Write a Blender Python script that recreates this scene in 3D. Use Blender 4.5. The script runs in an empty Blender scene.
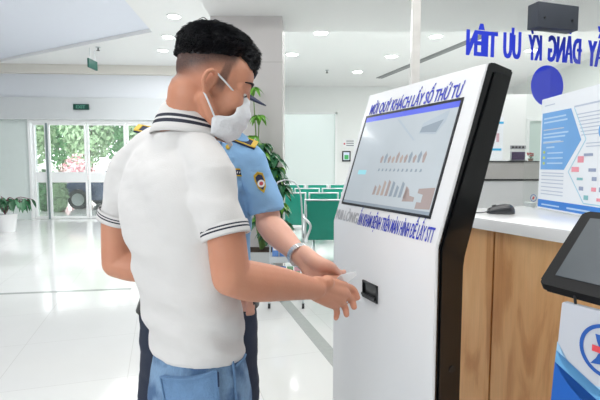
import bpy, bmesh, math, random
from mathutils import Vector, Matrix, noise
random.seed(7)
S = bpy.context.scene
COL = S.collection
V = Vector
# ---------------------------------------------------------------- camera
PITCH = math.atan(35/450); CAMH = 1.40
cam_d = bpy.data.cameras.new('camera'); cam_d.lens = 27.0; cam_d.sensor_width = 36.0
cam_d.clip_start = 0.05; cam_d.clip_end = 300
cam = bpy.data.objects.new('camera', cam_d); COL.objects.link(cam)
cam.location = (0, 0, CAMH); cam.rotation_euler = (math.pi/2-PITCH, 0, 0)
S.camera = cam
# ---------------------------------------------------------------- world, sun, lights, exposure
W = bpy.data.worlds.new('world'); S.world = W; W.use_nodes = True
bg = W.node_tree.nodes['Background']; bg.inputs[0].default_value = (0.93, 0.97, 1.0, 1); bg.inputs[1].default_value = 3.2
def area(name, loc, rot, sx, sy, power, col=(1, 1, 1)):
    d = bpy.data.lights.new(name, 'AREA'); d.shape = 'RECTANGLE'; d.size = sx; d.size_y = sy; d.energy = power; d.color = col
    o = bpy.data.objects.new(name, d); COL.objects.link(o); o.location = loc; o.rotation_euler = rot; return o
sun_d = bpy.data.lights.new('sun', 'SUN'); sun_d.energy = 4.5; sun_d.angle = 0.02; sun_d.color = (1, 0.97, 0.92)
sun = bpy.data.objects.new('sun', sun_d); COL.objects.link(sun); sun.rotation_euler = (math.radians(-32), math.radians(-25), 0)
area('ceiling_fill_near', (0.3, 1.6, 3.6), (0, 0, 0), 5.0, 2.6, 80, (1, 0.985, 0.96))  # broad soft lamp added above the frame as fill
area('ceiling_light_hall_left', (-2.6, 8.2, 3.80), (0, 0, 0), 3.5, 4.5, 170, (1, 1, 1))
area('ceiling_light_hall_right', (3.2, 8.0, 3.80), (0, 0, 0), 4.5, 5.0, 260, (1, 1, 0.98))
area('corridor_fill', (-.2, 16, 3.80), (0, 0, 0), 2.2, 1.6, 70)  # unseen lamp added so the closed corridor isn't dark
area('fill_light_behind', (-2.0, -2.3, 2.0), (math.radians(80), 0, math.radians(-25)), 4.0, 2.6, 95, (0.95, 0.98, 1))  # fill lamp added behind the camera; the rear wall is solid
S.view_settings.view_transform = 'Standard'; S.view_settings.look = 'None'
S.view_settings.exposure = 0.36; S.view_settings.gamma = 1.0; S.view_settings.use_curve_mapping = False
# ---------------------------------------------------------------- pixel helpers (600x400 frame)
CP, SP = math.cos(PITCH), math.sin(PITCH)
def ray(px, py):
    dx, dy = (px-300)/450.0, -(py-200)/450.0
    return V((dx, CP+dy*SP, -SP+dy*CP))
ORI = V((0, 0, CAMH))
def q(px, py, Y): d = ray(px, py); return ORI+d*(Y/d.y)
def g(px, py, Z): d = ray(px, py); return ORI+d*((Z-CAMH)/d.z)
def hit(px, py, o, n): d = ray(px, py); return ORI+d*((o-ORI).dot(n)/d.dot(n))
# ---------------------------------------------------------------- materials
def srgb(c):
    if isinstance(c, str): c = [int(c[i:i+2], 16)/255 for i in (0, 2, 4)]
    return tuple((x/12.92 if x <= 0.04045 else ((x+0.055)/1.055)**2.4) for x in c)+(1,)
MATS = {}
def mat(name, color, rough=0.5, metal=0.0, noise_amt=0.0, scale=8.0, bump=0.0, bscale=60.0, emit=0.0, coat=0.0, sss=0.0, spec=None, stretch=(1, 1, 1)):
    m = bpy.data.materials.new(name); m.use_nodes = True; nt = m.node_tree; b = nt.nodes['Principled BSDF']
    c = srgb(color); b.inputs['Base Color'].default_value = c
    b.inputs['Roughness'].default_value = rough; b.inputs['Metallic'].default_value = metal
    b.inputs['Coat Weight'].default_value = coat
    if spec is not None: b.inputs['Specular IOR Level'].default_value = spec
    if sss: b.inputs['Subsurface Weight'].default_value = sss; b.inputs['Subsurface Radius'].default_value = (0.01, 0.004, 0.002); b.inputs['Subsurface Scale'].default_value = 1.0
    tc = nt.nodes.new('ShaderNodeTexCoord'); mp = nt.nodes.new('ShaderNodeMapping'); mp.inputs['Scale'].default_value = stretch
    nt.links.new(tc.outputs['Object'], mp.inputs['Vector'])
    n = nt.nodes.new('ShaderNodeTexNoise'); n.inputs['Scale'].default_value = scale; n.inputs['Detail'].default_value = 4
    nt.links.new(mp.outputs[0], n.inputs['Vector'])
    mx = nt.nodes.new('ShaderNodeMix'); mx.data_type = 'RGBA'
    k = 1-noise_amt
    mx.inputs[6].default_value = (c[0]*k, c[1]*k, c[2]*k, 1); mx.inputs[7].default_value = tuple(min(1, x*(1+noise_amt*0.6)) for x in c[:3])+(1,)
    nt.links.new(n.outputs['Fac'], mx.inputs[0]); nt.links.new(mx.outputs[2], b.inputs['Base Color'])
    if bump:
        n2 = nt.nodes.new('ShaderNodeTexNoise'); n2.inputs['Scale'].default_value = bscale; nt.links.new(mp.outputs[0], n2.inputs['Vector'])
        bm_ = nt.nodes.new('ShaderNodeBump'); bm_.inputs['Strength'].default_value = bump; bm_.inputs['Distance'].default_value = 0.01
        nt.links.new(n2.outputs['Fac'], bm_.inputs['Height']); nt.links.new(bm_.outputs[0], b.inputs['Normal'])
    if emit: nt.links.new(mx.outputs[2], b.inputs['Emission Color']); b.inputs['Emission Strength'].default_value = emit
    MATS[name] = m; return m
def glass_mat(name, tint, alpha_gloss=0.08, rough=0.0, trans=1.0):
    m = bpy.data.materials.new(name); m.use_nodes = True; nt = m.node_tree; nt.nodes.clear()
    out = nt.nodes.new('ShaderNodeOutputMaterial'); t = nt.nodes.new('ShaderNodeBsdfTransparent'); t.inputs[0].default_value = tint
    gl = nt.nodes.new('ShaderNodeBsdfGlossy'); gl.inputs['Roughness'].default_value = rough
    fr = nt.nodes.new('ShaderNodeFresnel'); fr.inputs[0].default_value = 1.45
    ms = nt.nodes.new('ShaderNodeMixShader'); ge = nt.nodes.new('ShaderNodeNewGeometry'); mth = nt.nodes.new('ShaderNodeMath'); mth.operation = 'SUBTRACT'; mth.use_clamp = True; nt.links.new(fr.outputs[0], mth.inputs[0]); nt.links.new(ge.outputs['Backfacing'], mth.inputs[1]); nt.links.new(mth.outputs[0], ms.inputs[0]); nt.links.new(t.outputs[0], ms.inputs[1]); nt.links.new(gl.outputs[0], ms.inputs[2])
    if trans < 1:
        df = nt.nodes.new('ShaderNodeBsdfDiffuse'); df.inputs[0].default_value = (0.85, 0.92, 0.9, 1)
        m2 = nt.nodes.new('ShaderNodeMixShader'); m2.inputs[0].default_value = 1-trans
        nt.links.new(ms.outputs[0], m2.inputs[1]); nt.links.new(df.outputs[0], m2.inputs[2]); nt.links.new(m2.outputs[0], out.inputs[0])
    else: nt.links.new(ms.outputs[0], out.inputs[0])
    MATS[name] = m; return m
# ---------------------------------------------------------------- object helpers
def tag(o, label=None, cat=None, group=None, kind=None):
    if label: o['label'] = label
    if cat: o['category'] = cat
    if group: o['group'] = group
    if kind: o['kind'] = kind
    return o
def thing(name, label, cat, loc=(0, 0, 0), group=None, kind=None):
    o = bpy.data.objects.new(name, None); COL.objects.link(o); o.location = loc; o.empty_display_size = 0.1
    return tag(o, label, cat, group, kind)
def link_mesh(name, me, mats, parent=None, smooth=False):
    o = bpy.data.objects.new(name, me); COL.objects.link(o)
    for m in (mats if isinstance(mats, (list, tuple)) else [mats]): me.materials.append(m)
    if smooth:
        for p in me.polygons: p.use_smooth = True
    if parent:
        o.parent = parent                      # meshes carry world coordinates; only the Empties have a location
        o.matrix_parent_inverse = Matrix.Translation(-parent.location) if parent.type == 'EMPTY' else Matrix.Identity(4)
    return o
def obj(name, bm, mats, parent=None, smooth=False, angle=None):
    me = bpy.data.meshes.new(name)
    bmesh.ops.recalc_face_normals(bm, faces=bm.faces)
    bm.to_mesh(me); bm.free()
    o = link_mesh(name, me, mats, parent, smooth)
    if angle is not None:
        for p in me.polygons: p.use_smooth = True
        me.set_sharp_from_angle(angle=math.radians(angle))
    return o
def split_obj(name, bm, m, parent):
    """every separate piece in bm becomes a part of its own"""
    bm.verts.ensure_lookup_table(); seen = set(); out = []
    for v0 in bm.verts:
        if v0 in seen: continue
        st = [v0]; seen.add(v0); isl = []
        while st:
            v = st.pop(); isl.append(v)
            for e in v.link_edges:
                w = e.other_vert(v)
                if w not in seen: seen.add(w); st.append(w)
        nb = bmesh.new(); mp = {v: nb.verts.new(v.co) for v in isl}
        for f in {f for v in isl for f in v.link_faces}: nb.faces.new([mp[v] for v in f.verts])
        out.append(obj(name, nb, m, parent))
    bm.free(); return out
def B(): return bmesh.new()
def box_axes(bm, c, ax, ay, az, bevel=0.0, mi=0):
    """box centred at c, half-extents given by the vectors ax, ay, az"""
    vs = []
    for sz in (-1, 1):
        for sy in (-1, 1):
            for sx in (-1, 1): vs.append(bm.verts.new(c+ax*sx+ay*sy+az*sz))
    F = [(0, 1, 3, 2), (4, 6, 7, 5), (0, 4, 5, 1), (2, 3, 7, 6), (0, 2, 6, 4), (1, 5, 7, 3)]
    fs = [bm.faces.new([vs[i] for i in f]) for f in F]
    for f in fs: f.material_index = mi
    if bevel:
        es = {e for f in fs for e in f.edges}
        bmesh.ops.bevel(bm, geom=list(es), offset=bevel, segments=2, affect='EDGES', profile=0.6)
    return fs
def box(bm, lo, hi, bevel=0.0, mi=0):
    lo, hi = V(lo), V(hi); c = (lo+hi)/2; h = (hi-lo)/2
    return box_axes(bm, c, V((h.x, 0, 0)), V((0, h.y, 0)), V((0, 0, h.z)), bevel, mi)
def prism(bm, pts, off, mi=0, bevel=0):
    """closed polygon pts extruded by vector off"""
    a = [bm.verts.new(p) for p in pts]; b = [bm.verts.new(p+off) for p in pts]; n = len(pts)
    fs = [bm.faces.new(a), bm.faces.new(b[::-1])]
    for i in range(n): fs.append(bm.faces.new((a[i], b[i], b[(i+1) % n], a[(i+1) % n])))
    for f in fs: f.material_index = mi
    if bevel:
        bmesh.ops.bevel(bm, geom=list({e for f in fs for e in f.edges}), offset=bevel, segments=2, affect='EDGES')
    return fs
def frame_for(d):
    d = d.normalized(); up = V((0, 0, 1)) if abs(d.z) < 0.9 else V((1, 0, 0))
    a = d.cross(up).normalized(); return a, d.cross(a).normalized()
def catmull(pts, n):
    out = []
    P = [pts[0]*2-pts[1]]+list(pts)+[pts[-1]*2-pts[-2]]
    for i in range(1, len(P)-2):
        for k in range(n):
            t = k/n; a, b, c, d = P[i-1], P[i], P[i+1], P[i+2]
            out.append(0.5*((2*b)+(c-a)*t+(2*a-5*b+4*c-d)*t*t+(3*b-3*c+d-a)*t*t*t))
    out.append(pts[-1]); return out
def tube(bm, pts, radii, seg=14, sub=4, flat=1.0, side=None, rounded=True, mi=0, closed_ends=True):
    """smooth round limb through pts; flat squeezes along the second frame axis; side fixes the first frame axis"""
    pts = [V(p) for p in pts]
    if not isinstance(radii, (list, tuple)): radii = [radii]*len(pts)
    if sub > 1 and len(pts) > 1:
        R = catmull([V((r, 0, 0)) for r in radii], sub); R = [max(v.x, 1e-4) for v in R]; P = catmull(pts, sub)
    else: R = list(radii); P = pts
    rings = []; prev = None
    n = len(P); T = [(P[min(i+1, n-1)]-P[max(i-1, 0)]).normalized() for i in range(n)]
    def mk(c, t, r):
        nonlocal prev
        if side is not None: a = (V(side)-t*t.dot(V(side))).normalized()
        elif prev is None: a, _ = frame_for(t)
        else: a = (prev-t*t.dot(prev)).normalized()
        prev = a; b = t.cross(a).normalized()
        rings.append([bm.verts.new(c+a*(r*math.cos(2*math.pi*k/seg))+b*(r*flat*math.sin(2*math.pi*k/seg))) for k in range(seg)])
    if rounded:
        for u in (0.95, 0.75, 0.4): mk(P[0]-T[0]*R[0]*flat*math.sin(math.acos(math.sqrt(1-u*u)))*1.0, T[0], R[0]*math.sqrt(1-u*u))
    for c, t, r in zip(P, T, R): mk(c, t, r)
    if rounded:
        for u in (0.4, 0.75, 0.95): mk(P[-1]+T[-1]*R[-1]*flat*u, T[-1], R[-1]*math.sqrt(1-u*u))
    for a, b in zip(rings, rings[1:]):
        for k in range(seg):
            f = bm.faces.new((a[k], a[(k+1) % seg], b[(k+1) % seg], b[k])); f.material_index = mi
    if closed_ends:
        f = bm.faces.new(rings[0][::-1]); f.material_index = mi; f = bm.faces.new(rings[-1]); f.material_index = mi
    return rings
def loft(bm, rings, cap=True, mi=None):
    R = [[bm.verts.new(p) for p in r] for r in rings]; n = len(R[0])
    for j, (a, b) in enumerate(zip(R, R[1:])):
        for k in range(n):
            f = bm.faces.new((a[k], a[(k+1) % n], b[(k+1) % n], b[k]))
            if mi: f.material_index = mi[j]
    if cap: bm.faces.new(R[0][::-1]); bm.faces.new(R[-1])
    return R
def ellipsoid(bm, c, rx, ry, rz, M=None, seg=20, rows=12):
    M = M or Matrix.Identity(3); c = V(c)
    rings = []
    for i in range(1, rows):
        th = math.pi*i/rows
        rings.append([c+M@V((rx*math.sin(th)*math.cos(2*math.pi*k/seg), ry*math.sin(th)*math.sin(2*math.pi*k/seg), -rz*math.cos(th))) for k in range(seg)])
    R = [[bm.verts.new(p) for p in r] for r in rings]
    for a, b in zip(R, R[1:]):
        for k in range(seg): bm.faces.new((a[k], a[(k+1) % seg], b[(k+1) % seg], b[k]))
    t = bm.verts.new(c+M@V((0, 0, -rz))); u = bm.verts.new(c+M@V((0, 0, rz)))
    for k in range(seg): bm.faces.new((t, R[0][(k+1) % seg], R[0][k])); bm.faces.new((u, R[-1][k], R[-1][(k+1) % seg]))
def cyl(bm, p0, p1, r, seg=16, mi=0, r2=None): return tube(bm, [p0, p1], [r, r if r2 is None else r2], seg=seg, sub=1, rounded=False, mi=mi)
def fuse(bm, voxel, smooth=4, fac=0.5):
    """one continuous surface around all the closed shapes in bm"""
    me = bpy.data.meshes.new('tmp'); bmesh.ops.recalc_face_normals(bm, faces=bm.faces); bm.to_mesh(me); bm.free()
    o = bpy.data.objects.new('tmp', me); COL.objects.link(o)
    r = o.modifiers.new('r', 'REMESH'); r.mode = 'VOXEL'; r.voxel_size = voxel; r.adaptivity = 0
    s = o.modifiers.new('s', 'SMOOTH'); s.factor = fac; s.iterations = smooth
    dg = bpy.context.evaluated_depsgraph_get(); out = bpy.data.meshes.new_from_object(o.evaluated_get(dg))
    bpy.data.objects.remove(o); bpy.data.meshes.remove(me); return out
def fbm(p, o=3): return noise.fractal(p, 1.0, 2.0, o)
def raw_text(body, bold):
    c = bpy.data.curves.new('t', 'FONT'); c.body = body; c.offset = bold; c.resolution_u = 3
    o = bpy.data.objects.new('t', c); COL.objects.link(o)
    me = bpy.data.meshes.new_from_object(o.evaluated_get(bpy.context.evaluated_depsgraph_get()))
    bpy.data.objects.remove(o); return me
def text_pts(body, bold=0.012, fat=0.0):
    """outline of the words; a barred D is a D with its bar added"""
    me = raw_text(body.replace('Đ', 'D'), bold)
    b0 = bmesh.new(); b0.from_mesh(me)
    w_d = max(v.co.x for v in raw_text('D', bold).vertices)-min(v.co.x for v in raw_text('D', bold).vertices)
    for i, ch in enumerate(body):
        if ch == 'Đ':
            xl_ = max(v.co.x for v in raw_text(body[:i].replace('Đ', 'D')+'D', bold).vertices)-w_d
            vs = [b0.verts.new((x, y, .0002)) for x, y in ((xl_-.09, .33), (xl_+.26, .33), (xl_+.26, .41), (xl_-.09, .41))]; b0.faces.new(vs)
    if fat:                                   # heavier strokes: the outline repeated a little to each side
        base = list(b0.verts); bf = list(b0.faces)
        for i, dx in enumerate((-fat, fat, -fat/2, fat/2)):
            mp = {v: b0.verts.new(v.co+V((dx, 0, .00015*(i+1)))) for v in base}
            for f in bf: b0.faces.new([mp[v] for v in f.verts])
    b0.to_mesh(me); b0.free(); return me
def lettering(body, origin, xa, ya, width, cap, m, parent, name='lettering', shear=0.0, bold=0.012, off=0.0012, fat=0.022):
    """flat letters: baseline start at origin, xa/ya unit axes on the surface"""
    me = text_pts(body, bold, fat); xs = [v.co.x for v in me.vertices]; x0, x1 = min(xs), max(xs)
    n = xa.cross(ya).normalized()
    for v in me.vertices:
        x = (v.co.x-x0)/(x1-x0)*width; y = v.co.y/0.70*cap
        v.co = origin+xa*(x+shear*y)+ya*y+n*(off+v.co.z)
    return link_mesh(name, me, m, parent)
def flat_poly(name, pts, n, m, parent, thick=0.0008):
    bm = B(); prism(bm, [p+n*thick*0.4 for p in pts], n*thick); return obj(name, bm, m, parent)

# palette
M_wall = mat('wall_paint', 'EDEFEE', 0.6, noise_amt=0.015, scale=2)
M_ceil = mat('ceiling_paint', 'F1F1F1', 0.7, noise_amt=0.01)
M_tray = mat('ceiling_tray_paint', 'E6EAF5', 0.7, noise_amt=0.01)
M_beige = mat('cornice_paint', 'E2DFD8', 0.6, noise_amt=0.02)
M_wgloss = mat('white_gloss', 'ECEDEE', 0.22, noise_amt=0.01, coat=0.3)
M_white = mat('white_matte', 'F0F1F2', 0.55, noise_amt=0.01)
M_black = mat('black_gloss', '0E0F12', 0.12, noise_amt=0.05, coat=0.5)
M_dark = mat('dark_plastic', '17191E', 0.35, noise_amt=0.05)
M_box = mat('charcoal_metal', '3C414B', 0.5, noise_amt=0.05)
M_blue = mat('blue_vinyl', '1C36D0', 0.5, noise_amt=0.03)
M_ink = mat('kiosk_blue_ink', '3A45BE', 0.5, noise_amt=0.03)
M_chrome = mat('chrome', 'DCDEE0', 0.28, 1.0, noise_amt=0.03)
M_alu = mat('aluminium', 'C9CDCF', 0.35, 0.8, noise_amt=0.03)
M_green = mat('green_vinyl_seat', '0A8A75', 0.45, noise_amt=0.08, scale=14)
M_lamp = mat('lamp_glow', 'FFFFFF', 0.5, emit=9.0)
M_clear = glass_mat('clear_glass', (0.97, 0.985, 0.98, 1))
M_part = glass_mat('partition_glass', (0.975, 0.98, 0.98, 1))
M_doorg = glass_mat('glare_veiled_glass', (0.97, 0.985, 0.98, 1), trans=0.94)  # glare on the doors put into the glass as a pale diffuse veil
M_frost = glass_mat('frosted_glass', (0.95, 0.98, 0.98, 1), trans=0.35)
# floor: glossy white tile with thin joints
def floor_mat():
    m = bpy.data.materials.new('white_floor_tile'); m.use_nodes = True; nt = m.node_tree; b = nt.nodes['Principled BSDF']
    tc = nt.nodes.new('ShaderNodeTexCoord'); mp = nt.nodes.new('ShaderNodeMapping'); mp.inputs['Rotation'].default_value = (0, 0, math.radians(-17)); mp.inputs['Location'].default_value = (0.25, 0.1, 0)
    br = nt.nodes.new('ShaderNodeTexBrick'); br.offset = 0; br.inputs['Scale'].default_value = 1.0
    br.inputs['Brick Width'].default_value = 0.8; br.inputs['Row Height'].default_value = 0.8; br.inputs['Mortar Size'].default_value = 0.0022; br.inputs['Mortar Smooth'].default_value = 0.1
    br.inputs['Color1'].default_value = srgb('E5E6E4'); br.inputs['Color2'].default_value = srgb('E2E3E2'); br.inputs['Mortar'].default_value = srgb('D0D0CE')
    nt.links.new(tc.outputs['Object'], mp.inputs[0]); nt.links.new(mp.outputs[0], br.inputs['Vector'])
    n = nt.nodes.new('ShaderNodeTexNoise'); n.inputs['Scale'].default_value = 1.3; n.inputs['Detail'].default_value = 5; nt.links.new(tc.outputs['Object'], n.inputs['Vector'])
    mx = nt.nodes.new('ShaderNodeMix'); mx.data_type = 'RGBA'; mx.blend_type = 'MULTIPLY'; mx.inputs[0].default_value = 0.12
    nt.links.new(br.outputs['Color'], mx.inputs[6]); nt.links.new(n.outputs['Fac'], mx.inputs[7]); nt.links.new(mx.outputs[2], b.inputs['Base Color'])
    b.inputs['Roughness'].default_value = 0.09; b.inputs['Specular IOR Level'].default_value = 0.6
    return m
M_floor = floor_mat()
def stone_mat():
    m = mat('grey_column_tile', 'CBC7C6', 0.25, noise_amt=0.05, scale=3, stretch=(1, 1, 0.3)); return m
M_stone = stone_mat()
M_joint = mat('tile_joint', '96938F', 0.6)
def wood_mat():
    m = bpy.data.materials.new('oak_laminate'); m.use_nodes = True; nt = m.node_tree; b = nt.nodes['Principled BSDF']
    tc = nt.nodes.new('ShaderNodeTexCoord'); mp = nt.nodes.new('ShaderNodeMapping'); mp.inputs['Scale'].default_value = (3.2, 3.2, 0.55); mp.inputs['Rotation'].default_value = (-0.30, 0.0, 0)
    nt.links.new(tc.outputs['Object'], mp.inputs[0])
    n = nt.nodes.new('ShaderNodeTexNoise'); n.inputs['Scale'].default_value = 2.6; n.inputs['Detail'].default_value = 6; n.inputs['Distortion'].default_value = 0.8; nt.links.new(mp.outputs[0], n.inputs['Vector'])
    cr = nt.nodes.new('ShaderNodeValToRGB'); e = cr.color_ramp.elements
    e[0].position = 0.25; e[0].color = srgb('BE7D46'); e[1].position = 0.75; e[1].color = srgb('F6C58C')
    x = e.new(0.45); x.color = srgb('E6AC72'); y = e.new(0.38); y.color = srgb('D29458')
    nt.links.new(n.outputs['Fac'], cr.inputs[0])
    mp2 = nt.nodes.new('ShaderNodeMapping'); mp2.inputs['Scale'].default_value = (60, 60, 2); nt.links.new(tc.outputs['Object'], mp2.inputs[0])
    n2 = nt.nodes.new('ShaderNodeTexNoise'); n2.inputs['Scale'].default_value = 3; nt.links.new(mp2.outputs[0], n2.inputs['Vector'])
    mx = nt.nodes.new('ShaderNodeMix'); mx.data_type = 'RGBA'; mx.blend_type = 'MULTIPLY'; mx.inputs[0].default_value = 0.2
    nt.links.new(cr.outputs[0], mx.inputs[6]); nt.links.new(n2.outputs['Fac'], mx.inputs[7]); nt.links.new(mx.outputs[2], b.inputs['Base Color'])
    b.inputs['Roughness'].default_value = 0.38; return m
M_wood = wood_mat()
M_groove = mat('dark_groove', '6B4426', 0.7)

# ================================================================ THE HALL
def struct(o): o['kind'] = 'structure'; return o
H = 3.9
WA = math.radians(4); we = V((math.cos(WA), math.sin(WA), 0)); wn = V((-math.sin(WA), math.cos(WA), 0))
P0 = g(50, 219, 0)                       # foot of the entrance wall
def on_wall(px, py=219): return hit(px, py, P0, wn)
bm = B(); box(bm, (-9, -2.5, -0.1), (11, 30, 0)); obj_floor = struct(obj('floor', bm, M_floor))
M_strip = mat('grey_granite_strip', 'A9ADAA', 0.15, noise_amt=0.12, scale=30)
# granite border strip inlaid in the floor
sa, sb = g(283, 299, 0.0), g(336, 361, 0.0); d = (sb-sa).normalized(); pr = V((-d.y, d.x, 0))
bm = B()
a0 = sa; a1 = sa+d*6
w_ = 0.055
for p, qq in ((a0-d*0.05, a1), ):
    prism(bm, [p-pr*w_, qq-pr*w_, qq+pr*w_, p+pr*w_], V((0, 0, 0.002)))
t0 = g(0, 294, 0); t1 = g(75, 291, 0); dd = (t1-t0).normalized(); pp = V((-dd.y, dd.x, 0))
corner = a0
prism(bm, [t0-dd*4-pp*0.03, t1+dd*0.6-pp*0.03, t1+dd*0.6+pp*0.03, t0-dd*4+pp*0.03], V((0, 0, 0.002)))
struct(obj('trim_1', bm, M_strip))
# ceiling: upper slab plus the dropped part around the tray
bm = B(); box(bm, (-9, -2.5, H+0.07), (11, 17.6, H+0.3)); struct(obj('ceiling', bm, M_tray))
c1, c0 = g(152, 32, H), g(0, 62, H)
c2 = g(172, 0, H)
dl = (c1-c0).normalized(); c0x = c1-dl*((c1.x+9)/dl.x)
bm = B(); z = H
prism(bm, [V((c0x.x, c0x.y, z)), V((c1.x, c1.y, z)), V((c2.x, -2.5, z)), V((11, -2.5, z)), V((11, 17.6, z)), V((-9, 17.6, z))], V((0, 0, 0.069)))
bmesh.ops.triangulate(bm, faces=bm.faces); struct(obj('ceiling', bm, M_ceil))
# entrance wall with the glass doors
dl0, dl1 = 35, 250                       # door opening in photo columns
A0, A1 = on_wall(dl0), on_wall(dl1)
s0 = (A0-P0).dot(we); s1 = (A1-P0).dot(we)
dtop = hit(50, 120, P0, wn).z
def wp(s, z, t=0): return P0+we*s+wn*t+V((0, 0, z))
def wbox(bm, sA, sB, z0, z1, t0=0, t1=0.2, mi=0, bevel=0):
    return box_axes(bm, wp((sA+sB)/2, (z0+z1)/2, (t0+t1)/2), we*((sB-sA)/2), wn*((t1-t0)/2), V((0, 0, (z1-z0)/2)), bevel, mi)
M_pil = mat('pale_green_wall', 'DCE6E3', 0.5, noise_amt=0.02)
M_head = mat('header_panel', 'D5D9DB', 0.2, noise_amt=0.06, scale=1.2, coat=0.4)
M_head2 = mat('upper_panel', 'E2E6EC', 0.3, noise_amt=0.05, scale=0.8)
sE = (on_wall(268)-P0).dot(we)
bm = B(); wbox(bm, s0-8, s0-0.02, 0, dtop, 0, 0.3); wbox(bm, s1, sE, 0, dtop, 0, 0.3); wbox(bm, s0-8, sE, dtop, H, 0.0, 0.3)
struct(obj('wall_front', bm, M_pil))
zc = hit(60, 75, P0, wn).z; zb = hit(60, 98, P0, wn).z; zt = hit(60, 67, P0, wn).z
bm = B(); wbox(bm, s0-8, sE, zc, H-0.001, -0.25, -0.001, bevel=0.004); struct(obj('trim_2', bm, M_beige))
bm = B(); wbox(bm, s0-8, sE, zb, zc-0.001, -0.1, -0.001); struct(obj('trim_3', bm, M_head2))
bm = B(); wbox(bm, s0-8, sE, dtop+0.0, zb-0.001, -0.14, -0.001); struct(obj('trim_4', bm, M_head))
# automatic sliding doors: frames, rail, glass
def post(bm, px, w, z0=0, z1=None, t=-0.03):
    s = (on_wall(px)-P0).dot(we); wbox(bm, s-w/2, s+w/2, z0, z1 or dtop-0.08, t, t+0.05)
M_fr = mat('white_door_frame', 'F4F6F6', 0.4, noise_amt=0.01); M_gr = mat('grey_door_edge', '8D9C9C', 0.3, 0.6, noise_amt=0.05)
zr0, zr1 = hit(60, 182.5, P0, wn).z, hit(60, 172, P0, wn).z
dn = 0
def glass_door(pa, pb, edge, frame_m):
    global dn
    dn += 1
    sA, sB = (on_wall(pa)-P0).dot(we), (on_wall(pb)-P0).dot(we)
    bm = B(); wbox(bm, sA+0.03, sB-0.03, 0.06, dtop-0.1, 0.0, 0.012)
    o = struct(obj('door_%d' % dn, bm, M_doorg))
    bm = B()
    wbox(bm, sA, sA+0.045, 0.01, dtop-0.08, -0.02, 0.03); wbox(bm, sB-0.045, sB, 0.01, dtop-0.08, -0.02, 0.03)
    wbox(bm, sA+0.045, sB-0.045, 0.01, 0.07, -0.02, 0.03); wbox(bm, sA+0.045, sB-0.045, dtop-0.13, dtop-0.08, -0.02, 0.03)
    obj('door_frame', bm, frame_m, o)
    bm = B(); wbox(bm, sA+0.045, sB-0.045, zr0, zr1, -0.005, 0.03, bevel=0.004); obj('push_rail', bm, M_fr, o)
glass_door(36.5, 50, 0, M_fr); glass_door(51.5, 89, 0, M_fr); glass_door(90, 128, 0, M_fr); glass_door(129, 190, 0, M_fr); glass_door(191, 249, 0, M_fr)
bm = B(); post(bm, 50.6, .045, 0, dtop-.05, -.045); struct(obj('trim_6', bm, M_gr))
bm = B(); wbox(bm, s0-0.06, s0+0.0, 0, dtop, -0.05, 0.2); wbox(bm, s0, s1, dtop-0.078, dtop, -0.05, 0.15); wbox(bm, s1, s1+0.06, 0, dtop, -0.05, 0.2)
struct(obj('trim_5', bm, M_fr))
# back wall of the waiting area
yb = 14.6
Pw = V((0, yb, 0)); wn2 = V((0, 1, 0))
def bw(px, py): return hit(px, py, Pw, wn2)
wx0, wx1 = bw(275, 150).x, bw(337, 150).x; wz0, wz1 = bw(300, 187).z, bw(300, 112).z
bm = B(); box(bm, (-1.3, yb, 0), (wx0, yb+0.2, H+.069)); box(bm, (wx1, yb, 0), (11, yb+0.2, H+.069)); box(bm, (wx0, yb, 0), (wx1, yb+0.2, wz0)); box(bm, (wx0, yb, wz1), (wx1, yb+0.2, H+.069))
struct(obj('wall_back', bm, M_wall))
bm = B(); box(bm, (wx0, yb+0.05, wz0), (wx1, yb+0.07, wz1)); o = struct(obj('window_1', bm, M_frost))
bm = B()
for lo, hi in (((wx0, yb-.02, wz0), (wx0+.06, yb+.1, wz1)), ((wx1-.06, yb-.02, wz0), (wx1, yb+.1, wz1)), ((wx0, yb-.02, wz1-.06), (wx1, yb+.1, wz1)), ((wx0, yb-.02, wz0), (wx1, yb+.1, wz0+.05))): box(bm, lo, hi)
obj('window_frame', bm, M_fr, o)
bm = B(); box(bm, (wx0-1, yb+2.6, 0), (wx1+1, yb+2.7, H+.1)); box(bm, (wx0-1, yb+.2, 0), (wx0-.9, yb+2.6, H+.1)); box(bm, (wx1+.9, yb+.2, 0), (wx1+1, yb+2.6, H+.1)); struct(obj('wall_corridor', bm, M_white))
# right wall far behind the counters
bm = B(); box_axes(bm, V((6.9, 6.1, H/2)), V((0.1, 0, 0)), V((0, 8.6, 0)), V((0, 0, H/2+.1))); struct(obj('wall_right', bm, M_wall))
# left wall far out of view closes the hall
bm = B(); box(bm, (-9, -2.5, 0), (-8.8, 13, H+.069)); struct(obj('wall_left', bm, M_wall))
bm = B(); wbox(bm, sE-.2, sE, 0, H, 0.301, 3.3); struct(obj('wall_lobby', bm, M_wall))
bm = B(); box(bm, (-9, -2.7, 0), (11, -2.5, H+.069)); struct(obj('wall_rear', bm, M_wall))
# tiled column with its beam
cz = 5.25
cxl, cxr = q(213, 200, cz).x, q(283, 200, cz).x
bm = B(); box(bm, (cxl, cz, 0), (cxr, cz+0.75, H+.15), bevel=0.006)
cj = [q(250, y, cz).z for y in (62,)]; zj = [cj[0]-1.2*k for k in range(-1, 3)]
o = struct(obj('column', bm, M_stone))
bm = B()
for zz in zj:
    if 0 < zz < H: box(bm, (cxl-.001, cz-.001, zz-.002), (cxr+.001, cz+.751, zz+.002))
obj('tile_joint', bm, M_joint, o)
bz = q(300, 13, cz-0.1).z
bm = B(); box(bm, (cxl, cz-.55, bz), (11, cz+0.6, H+.1)); struct(obj('beam', bm, M_ceil))
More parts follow.
